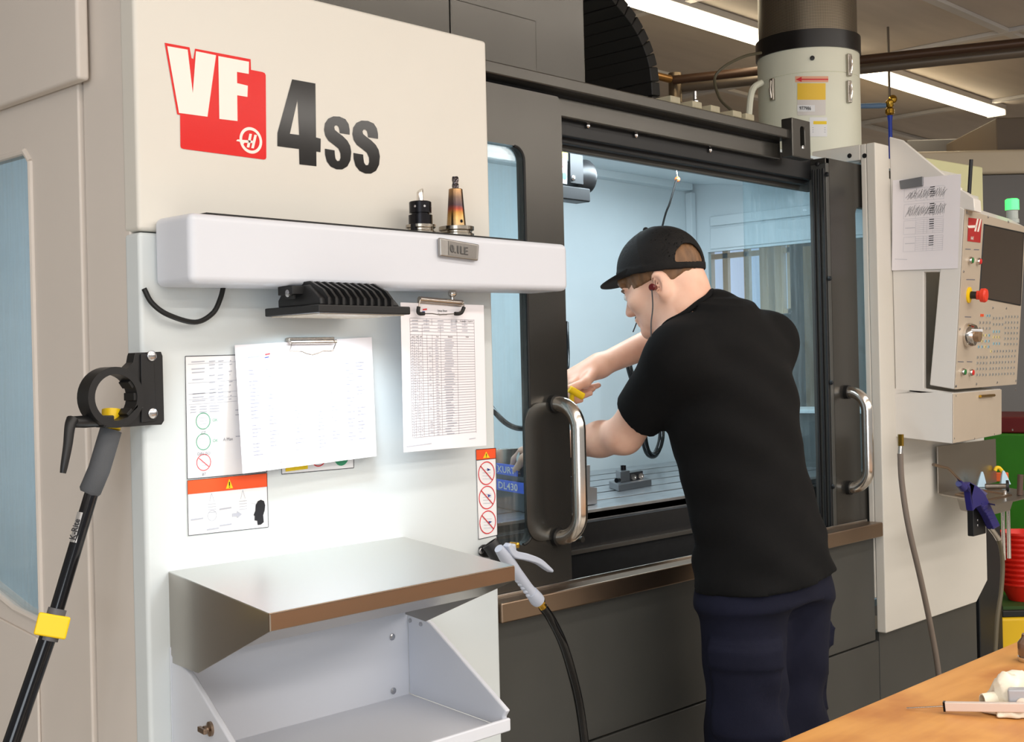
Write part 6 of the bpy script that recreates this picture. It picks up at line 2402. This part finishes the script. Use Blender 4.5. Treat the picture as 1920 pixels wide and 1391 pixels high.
# --- hair, cap, earphones
hl = Field(np.array(Hc) - .15, np.array(Hc) + .16, .0035)
hl.ell(H(0, -.006, .02), AX, (.080, .098, .089), .01)
hl.ell(H(0, .082, .030), AX, (.055, .020, .022), .01)
sl, (X_, Y_, Z_) = hl.win([hl.lo, hl.lo + hl.h * (hl.n - 1)], 0)
P_ = [X_ - Hc.x, Y_ - Hc.y, Z_ - Hc.z]
lr_, lf2, lu_ = [P_[0] * a[0] + P_[1] * a[1] + P_[2] * a[2] for a in (hr, hf, hu)]
line_ = np.where(lf2 < -.02, -.058 + .3 * np.abs(lr_), np.where(lf2 < .055, -.004, .014 + .01 * np.sin(lr_ * 160)))
hl.d = np.maximum(hl.d, line_ - lu_)
hl.d = hl.d + .0012 * np.sin(lr_ * 700 + lf2 * 300)
V, F = hl.mesh('hair', 1)
M_hair = mat('brown_hair', (128, 92, 60), .5, var=.45, vscale=60, stretch=(1, 1, .25), bump=.5, bscale=500)
field_obj('hair', V, F, M_hair, wk)
cf = Field(np.array(Hc) - .17, np.array(Hc) + .19, .003)
cf.ell(H(0, -.002, .027), AX, (.089, .107, .100), .01)
sl, (X_, Y_, Z_) = cf.win([cf.lo, cf.lo + cf.h * (cf.n - 1)], 0)
P_ = [X_ - Hc.x, Y_ - Hc.y, Z_ - Hc.z]
lr_, lf2, lu_ = [P_[0] * a[0] + P_[1] * a[1] + P_[2] * a[2] for a in (hr, hf, hu)]
rim = .014 + .315 * lf2
inner = cf.d + .0045
seam = np.zeros_like(lr_)
for k_ in range(6):
    an = math.pi / 6 + k_ * math.pi / 3
    seam = np.maximum(seam, np.exp(-((lr_ * math.cos(an) + lf2 * math.sin(an)) / .003) ** 2))
band = (lu_ - rim < .017)
cf.d = cf.d - .0012 * seam - np.where(band, .0015, 0)
cf.d = np.maximum(cf.d, rim - lu_)
cf.d = np.maximum(cf.d, -inner)
ho = np.maximum(np.sqrt(((lr_ + .030) / .036) ** 2 + ((lu_ - rim - .017) / .045) ** 2) - 1, np.maximum((rim + .017 - lu_) / .03, (lf2 + .03) / .03))
cf.d = np.maximum(cf.d, -ho * .03)
V, F = cf.mesh('cap', 1)
M_cap = mat('black_mesh_cap', (26, 24, 23), .75, bump=.8, bscale=420, var=.3, vscale=40, spec=.3)
cap_o = field_obj('cap', V, F, M_cap, wk)
n_, m_ = 24, 8
vs, fs = [], []
for lay in (0, 1):
    for i in range(n_ + 1):
        th2 = math.radians(-66 + 132 * i / n_)
        r0_, f0_ = .088 * math.sin(th2), -.002 + .104 * math.cos(th2)
        ext = .050 * (1 - (abs(i - n_ / 2) / (n_ / 2)) ** 3.2)
        for j in range(m_ + 1):
            t = j / m_
            r_, f2 = r0_ * (1 + .02 * t), f0_ + ext * t
            u2 = .046 + .004 * t - .9 * r_ * r_ - .0032 * lay + (.014 + .315 * f0_ - .046) * (1 - t) * .6
            vs.append(H(r_, f2, u2))
K_ = (n_ + 1) * (m_ + 1)
for i in range(n_):
    for j in range(m_):
        a_ = i * (m_ + 1) + j
        fs.append((a_, a_ + m_ + 1, a_ + m_ + 2, a_ + 1))
        fs.append((K_ + a_, K_ + a_ + 1, K_ + a_ + m_ + 2, K_ + a_ + m_ + 1))
for i in range(n_):
    a_ = i * (m_ + 1) + m_
    fs.append((a_, a_ + m_ + 1, K_ + a_ + m_ + 1, K_ + a_))
G().add(vs, fs).build('brim', M_cap, cap_o, angle=60)
G().ball(H(0, -.004, .128), .007).build('cap_button', M_cap, cap_o)
M_bud = mat('dark_red_bud', (92, 24, 26), .3)
eb = H(-.094, -.006, -.026)
ep = G().lathe(eb, -hr, [(.006, -.014), (.0075, -.004), (.0085, .004), (.006, .008)], 14).build('earphone', M_bud, wk)
M_wire = mat('grey_wire', (60, 58, 60), .5)
G().tube(bez([eb - hr * .004 - Z * .004, Vector(on(1224, 575, d=2.86)), Vector(on(1221, 605, d=2.82)), Vector(on(1221, 634, d=2.79))], 6), .0016, 8).build('wire', M_wire, ep)
G().tube(bez([H(.085, .01, -.05), Vector(on(1199, 590, d=3.06)), Vector(on(1194, 604, d=3.05)), Vector(on(1187, 622, d=3.03))], 6), .0016, 8).build('wire', M_wire, ep)
nk = []
for i in range(9):
    t = math.radians(100 + 22 * i)
    nk.append(Vector([float(v) for v in nb_ + nax * .030 + (e1 * math.cos(t) + e2 * math.sin(t)) * .0665]))
G().tube(bez([Vector(on(1288, 595, d=2.855)), Vector(on(1300, 580, d=2.86)), Vector(on(1318, 570, d=2.875)), Vector(on(1345, 564, d=2.90))], 6), .0018, 8).build('neck_cord', M_wire, ep)
for sx in (-1, 1):
    ey = G().ball(H(sx * .030, .0855, -.005), .0118).build('eye', mat('eye_white', (226, 222, 216), .2), wk)
    G().ball(H(sx * .030, .0925, -.006), .0056).build('iris', mat('grey_iris', (70, 90, 100), .2), ey)
    G().tube(bez([H(sx * .014, .099, .010), H(sx * .030, .0965, .014), H(sx * .047, .084, .010)], 5), [.0018] * 5 + [.0028] * 5 + [.0016], 8).build('eyebrow', M_hair, wk)

# --- yellow hex key in the right hand
k0, k1 = on(1067, 729, d=2.975), on(1094, 744, d=2.985)
ky = thing('hex_key', (k0 + k1) / 2, 'yellow T-handled hex key held in the reaching hand above the vise', 'hex key')
G().tube([k0, k1], .0088, 16).build('handle', M_yellow, ky, bevel=.002)
ks = on(1073, 738, d=2.98)
kd_ = on(1071, 760, d=2.99)
G().tube([ks, kd_], .006, 14).build('collar', M_yellow, ky)
G().tube([kd_, kd_ - Z * .12], .0028, 6).build('shaft', M_chrome, ky)
# ---------------------------------------------------------------- wooden bench in the foreground
zB = .86
bq = on(1920, 1196, z=zB)
yBk = bq.y
M_wood = bpy.data.materials.new('worn_maple_top')
M_wood.use_nodes = True
nt = M_wood.node_tree
b_ = nt.nodes['Principled BSDF']
b_.inputs['Roughness'].default_value = .42
tc = nt.nodes.new('ShaderNodeTexCoord')
mp = nt.nodes.new('ShaderNodeMapping')
mp.inputs['Scale'].default_value = (1.2, 9, 9)
n1 = nt.nodes.new('ShaderNodeTexNoise')
n1.inputs['Scale'].default_value = 3.5
n1.inputs['Detail'].default_value = 8
n2 = nt.nodes.new('ShaderNodeTexNoise')
n2.inputs['Scale'].default_value = 5.0
n2.inputs['Detail'].default_value = 4
r1 = nt.nodes.new('ShaderNodeValToRGB')
r1.color_ramp.elements[0].position = .3
r1.color_ramp.elements[0].color = rgb(196, 136, 70)
r1.color_ramp.elements[1].position = .7
r1.color_ramp.elements[1].color = rgb(216, 158, 88)
r2 = nt.nodes.new('ShaderNodeValToRGB')
r2.color_ramp.elements[0].position = .36
r2.color_ramp.elements[0].color = rgb(178, 106, 44)
r2.color_ramp.elements[1].position = .52
r2.color_ramp.elements[1].color = (1, 1, 1, 1)
mx = nt.nodes.new('ShaderNodeMix')
mx.data_type = 'RGBA'
mx.blend_type = 'MULTIPLY'
mx.inputs[0].default_value = .45
nt.links.new(tc.outputs['Object'], mp.inputs[0])
nt.links.new(mp.outputs[0], n1.inputs['Vector'])
nt.links.new(tc.outputs['Object'], n2.inputs['Vector'])
nt.links.new(n1.outputs['Fac'], r1.inputs[0])
nt.links.new(n2.outputs['Fac'], r2.inputs[0])
nt.links.new(r1.outputs[0], mx.inputs[6])
nt.links.new(r2.outputs[0], mx.inputs[7])
nt.links.new(mx.outputs[2], b_.inputs['Base Color'])
xl = on(1440, 1391, z=zB).x - .25
bench = thing('workbench', (xl + 1.3, yBk - .4, 0), 'worn orange-brown wooden workbench in the lower right foreground', 'workbench')
G().box(xl, xl + 2.6, yBk - .62, yBk, zB - .045, zB).build('bench_top', M_wood, bench, bevel=.004)
for x in (xl + .08, xl + 2.45):
    for y in (yBk - .55, yBk - .12):
        G().box(x, x + .07, y, y + .07, 0, zB - .045).build('leg', M_dark2, bench, bevel=.003)
G().box(xl + .1, xl + 2.5, yBk - .11, yBk - .07, zB - .15, zB - .045).build('rail', M_dark2, bench)

B = lambda x, y, h=0.0: on(x, y, z=zB + h)
# crumpled rag: soft lobes with sharp folds
M_rag = mat('cream_rag', (232, 224, 206), .85, bump=.3, bscale=300, var=.06, vscale=20)
rc0 = np.array(B(1895, 1305), np.float32)
RF = Field(rc0 - np.array([.14, .14, .02]), rc0 + np.array([.16, .14, .10]), .0028)
ax3 = (np.array(RGT0), np.array(FWD), np.array([0, 0, 1.0]))
for (x, y, h, rr4) in ((1893, 1300, .016, (.026, .030, .026)), (1886, 1291, .030, (.017, .016, .024)), (1908, 1296, .020, (.030, .028, .030)), (1925, 1310, .016, (.040, .030, .026)),
                       (1872, 1310, .006, (.016, .014, .010)), (1880, 1331, .004, (.030, .014, .007)), (1905, 1338, .005, (.030, .014, .009)), (1880, 1302, .012, (.014, .012, .012))):
    RF.ell(np.array(B(x, y, h)), ax3, rr4, .010)
sl, (X_, Y_, Z_) = RF.win([RF.lo, RF.lo + RF.h * (RF.n - 1)], 0)
U_ = (X_ - rc0[0]) * RGT0.x + (Y_ - rc0[1]) * RGT0.y
V_ = (X_ - rc0[0]) * FWD.x + (Y_ - rc0[1]) * FWD.y
w1 = np.sin(U_ * 150 + V_ * 60 + 3 * np.sin(Z_ * 70 + V_ * 40))
w2 = np.sin(V_ * 170 - Z_ * 120 + 2 * np.sin(U_ * 60))
RF.d = RF.d + .0035 * (np.abs(w1) ** .6 - .6) + .0025 * (np.abs(w2) ** .6 - .6)
RF.d = np.maximum(RF.d, zB + .001 - Z_)
V, F = RF.mesh('rag', 1)
ro = field_obj('crumpled_rag', V, F, M_rag, None)
tag(ro, 'crumpled cream rag lying on the wooden workbench at right edge', 'rag')
del RF
# rolled cuff of the rag
c = B(1858, 1318, .012)
g = G()
pts = [c - RGT0 * .012, c + RGT0 * .02 + FWD * .012, c + RGT0 * .045 + FWD * .02]
for r0 in (.013,):
    n = 18
    vs, fs = [], []
    for i, p in enumerate(pts):
        for q_, rr3 in ((0, r0 * (1 + .1 * i)), (1, r0 * (1 + .1 * i) - .002)):
            for k_ in range(n):
                t = 2 * math.pi * k_ / n
                vs.append(p + FWD * (math.cos(t) * rr3) + Z * (math.sin(t) * rr3 * .9 + .0015))
    for i in range(len(pts) - 1):
        for k_ in range(n):
            l_ = (k_ + 1) % n
            a, b = i * 2 * n, (i + 1) * 2 * n
            fs.append((a + k_, a + l_, b + l_, b + k_))
            fs.append((a + n + k_, b + n + k_, b + n + l_, a + n + l_))
    for k_ in range(n):
        l_ = (k_ + 1) % n
        fs.append((k_, n + k_, n + l_, l_))
    g.add(vs, fs)
rc_ = g.build('rolled_rag', M_rag, None)
tag(rc_, 'rolled cream rag with an open hollow end behind the caliper', 'rag')

# caliper: pale beam, thin depth rod, grey head
a, b = B(1772, 1324, .010), B(1925, 1326, .018)
kal = thing('caliper', a, 'caliper with a thin depth rod lying on the wooden workbench', 'caliper')
dr_ = (b - a).normalized()
sd_ = dr_.cross(Z).normalized()
up_ = sd_.cross(dr_).normalized()
L_ = (b - a).length
G().obox((a + b) / 2, dr_ * (L_ / 2), sd_ * .0045, up_ * .0062).build('beam', mat('pale_caliper_steel', (222, 206, 196), .35, metal=.3), kal, bevel=.001)
G().tube([a + dr_ * .002, a - dr_ * .052 - Z * .0035], .0012, 8).build('depth_rod', M_chrome, kal)
G().obox(a - dr_ * .0008, dr_ * .0015, sd_ * .0047, up_ * .0066).build('end_stop', M_oxide, kal)
hd_ = B(1912, 1316, .020)
G().obox(hd_ + dr_ * .012, dr_ * .026, sd_ * .009, up_ * .019).build('slider_head', mat('caliper_grey', (176, 178, 184), .4, metal=.3), kal, bevel=.003)
G().lathe(hd_ + dr_ * .004 + sd_ * .009 * (1 if sd_.dot(CAM - hd_) > 0 else -1), sd_ * (1 if sd_.dot(CAM - hd_) > 0 else -1), [(.008, 0), (.008, .003), (.006, .004)], 16).build('thumb_button', mat('caliper_cream', (220, 206, 190), .5), kal)
for s_ in (-.01, .012):
    G().obox(hd_ + dr_ * s_ - up_ * .010 - sd_ * .02, dr_ * .003, sd_ * .014, up_ * .003).build('jaw', M_clip, kal, bevel=.001)
# glass jar cut by the right edge
c = B(1938, 1240)
jr = thing('glass_jar', c, 'brownish glass jar with a shiny base at the right edge of the bench', 'jar')
G().lathe(c + Z * .008, Z, [(.022, 0), (.024, .004), (.024, .022), (.018, .030), (.017, .036)], 24).build('jar_body', mat('smoky_glass', (120, 92, 72), .1, spec=.6), jr)
G().lathe(c, Z, [(.023, 0), (.0245, .003), (.0245, .008), (.022, .009)], 24).build('jar_base', M_chrome, jr)
# dark plug peeping from behind the rag
c = B(1880, 1283, .004)
o = G().lathe(c - RGT0 * .0, (RGT0 * -1 + Z * .3).normalized(), [(.012, -.02), (.014, 0), (.012, .003)], 16).build('brown_plug', mat('dark_brown_plug', (70, 46, 36), .4), None)
tag(o, 'dark brown plug half hidden behind the crumpled rag', 'plug')
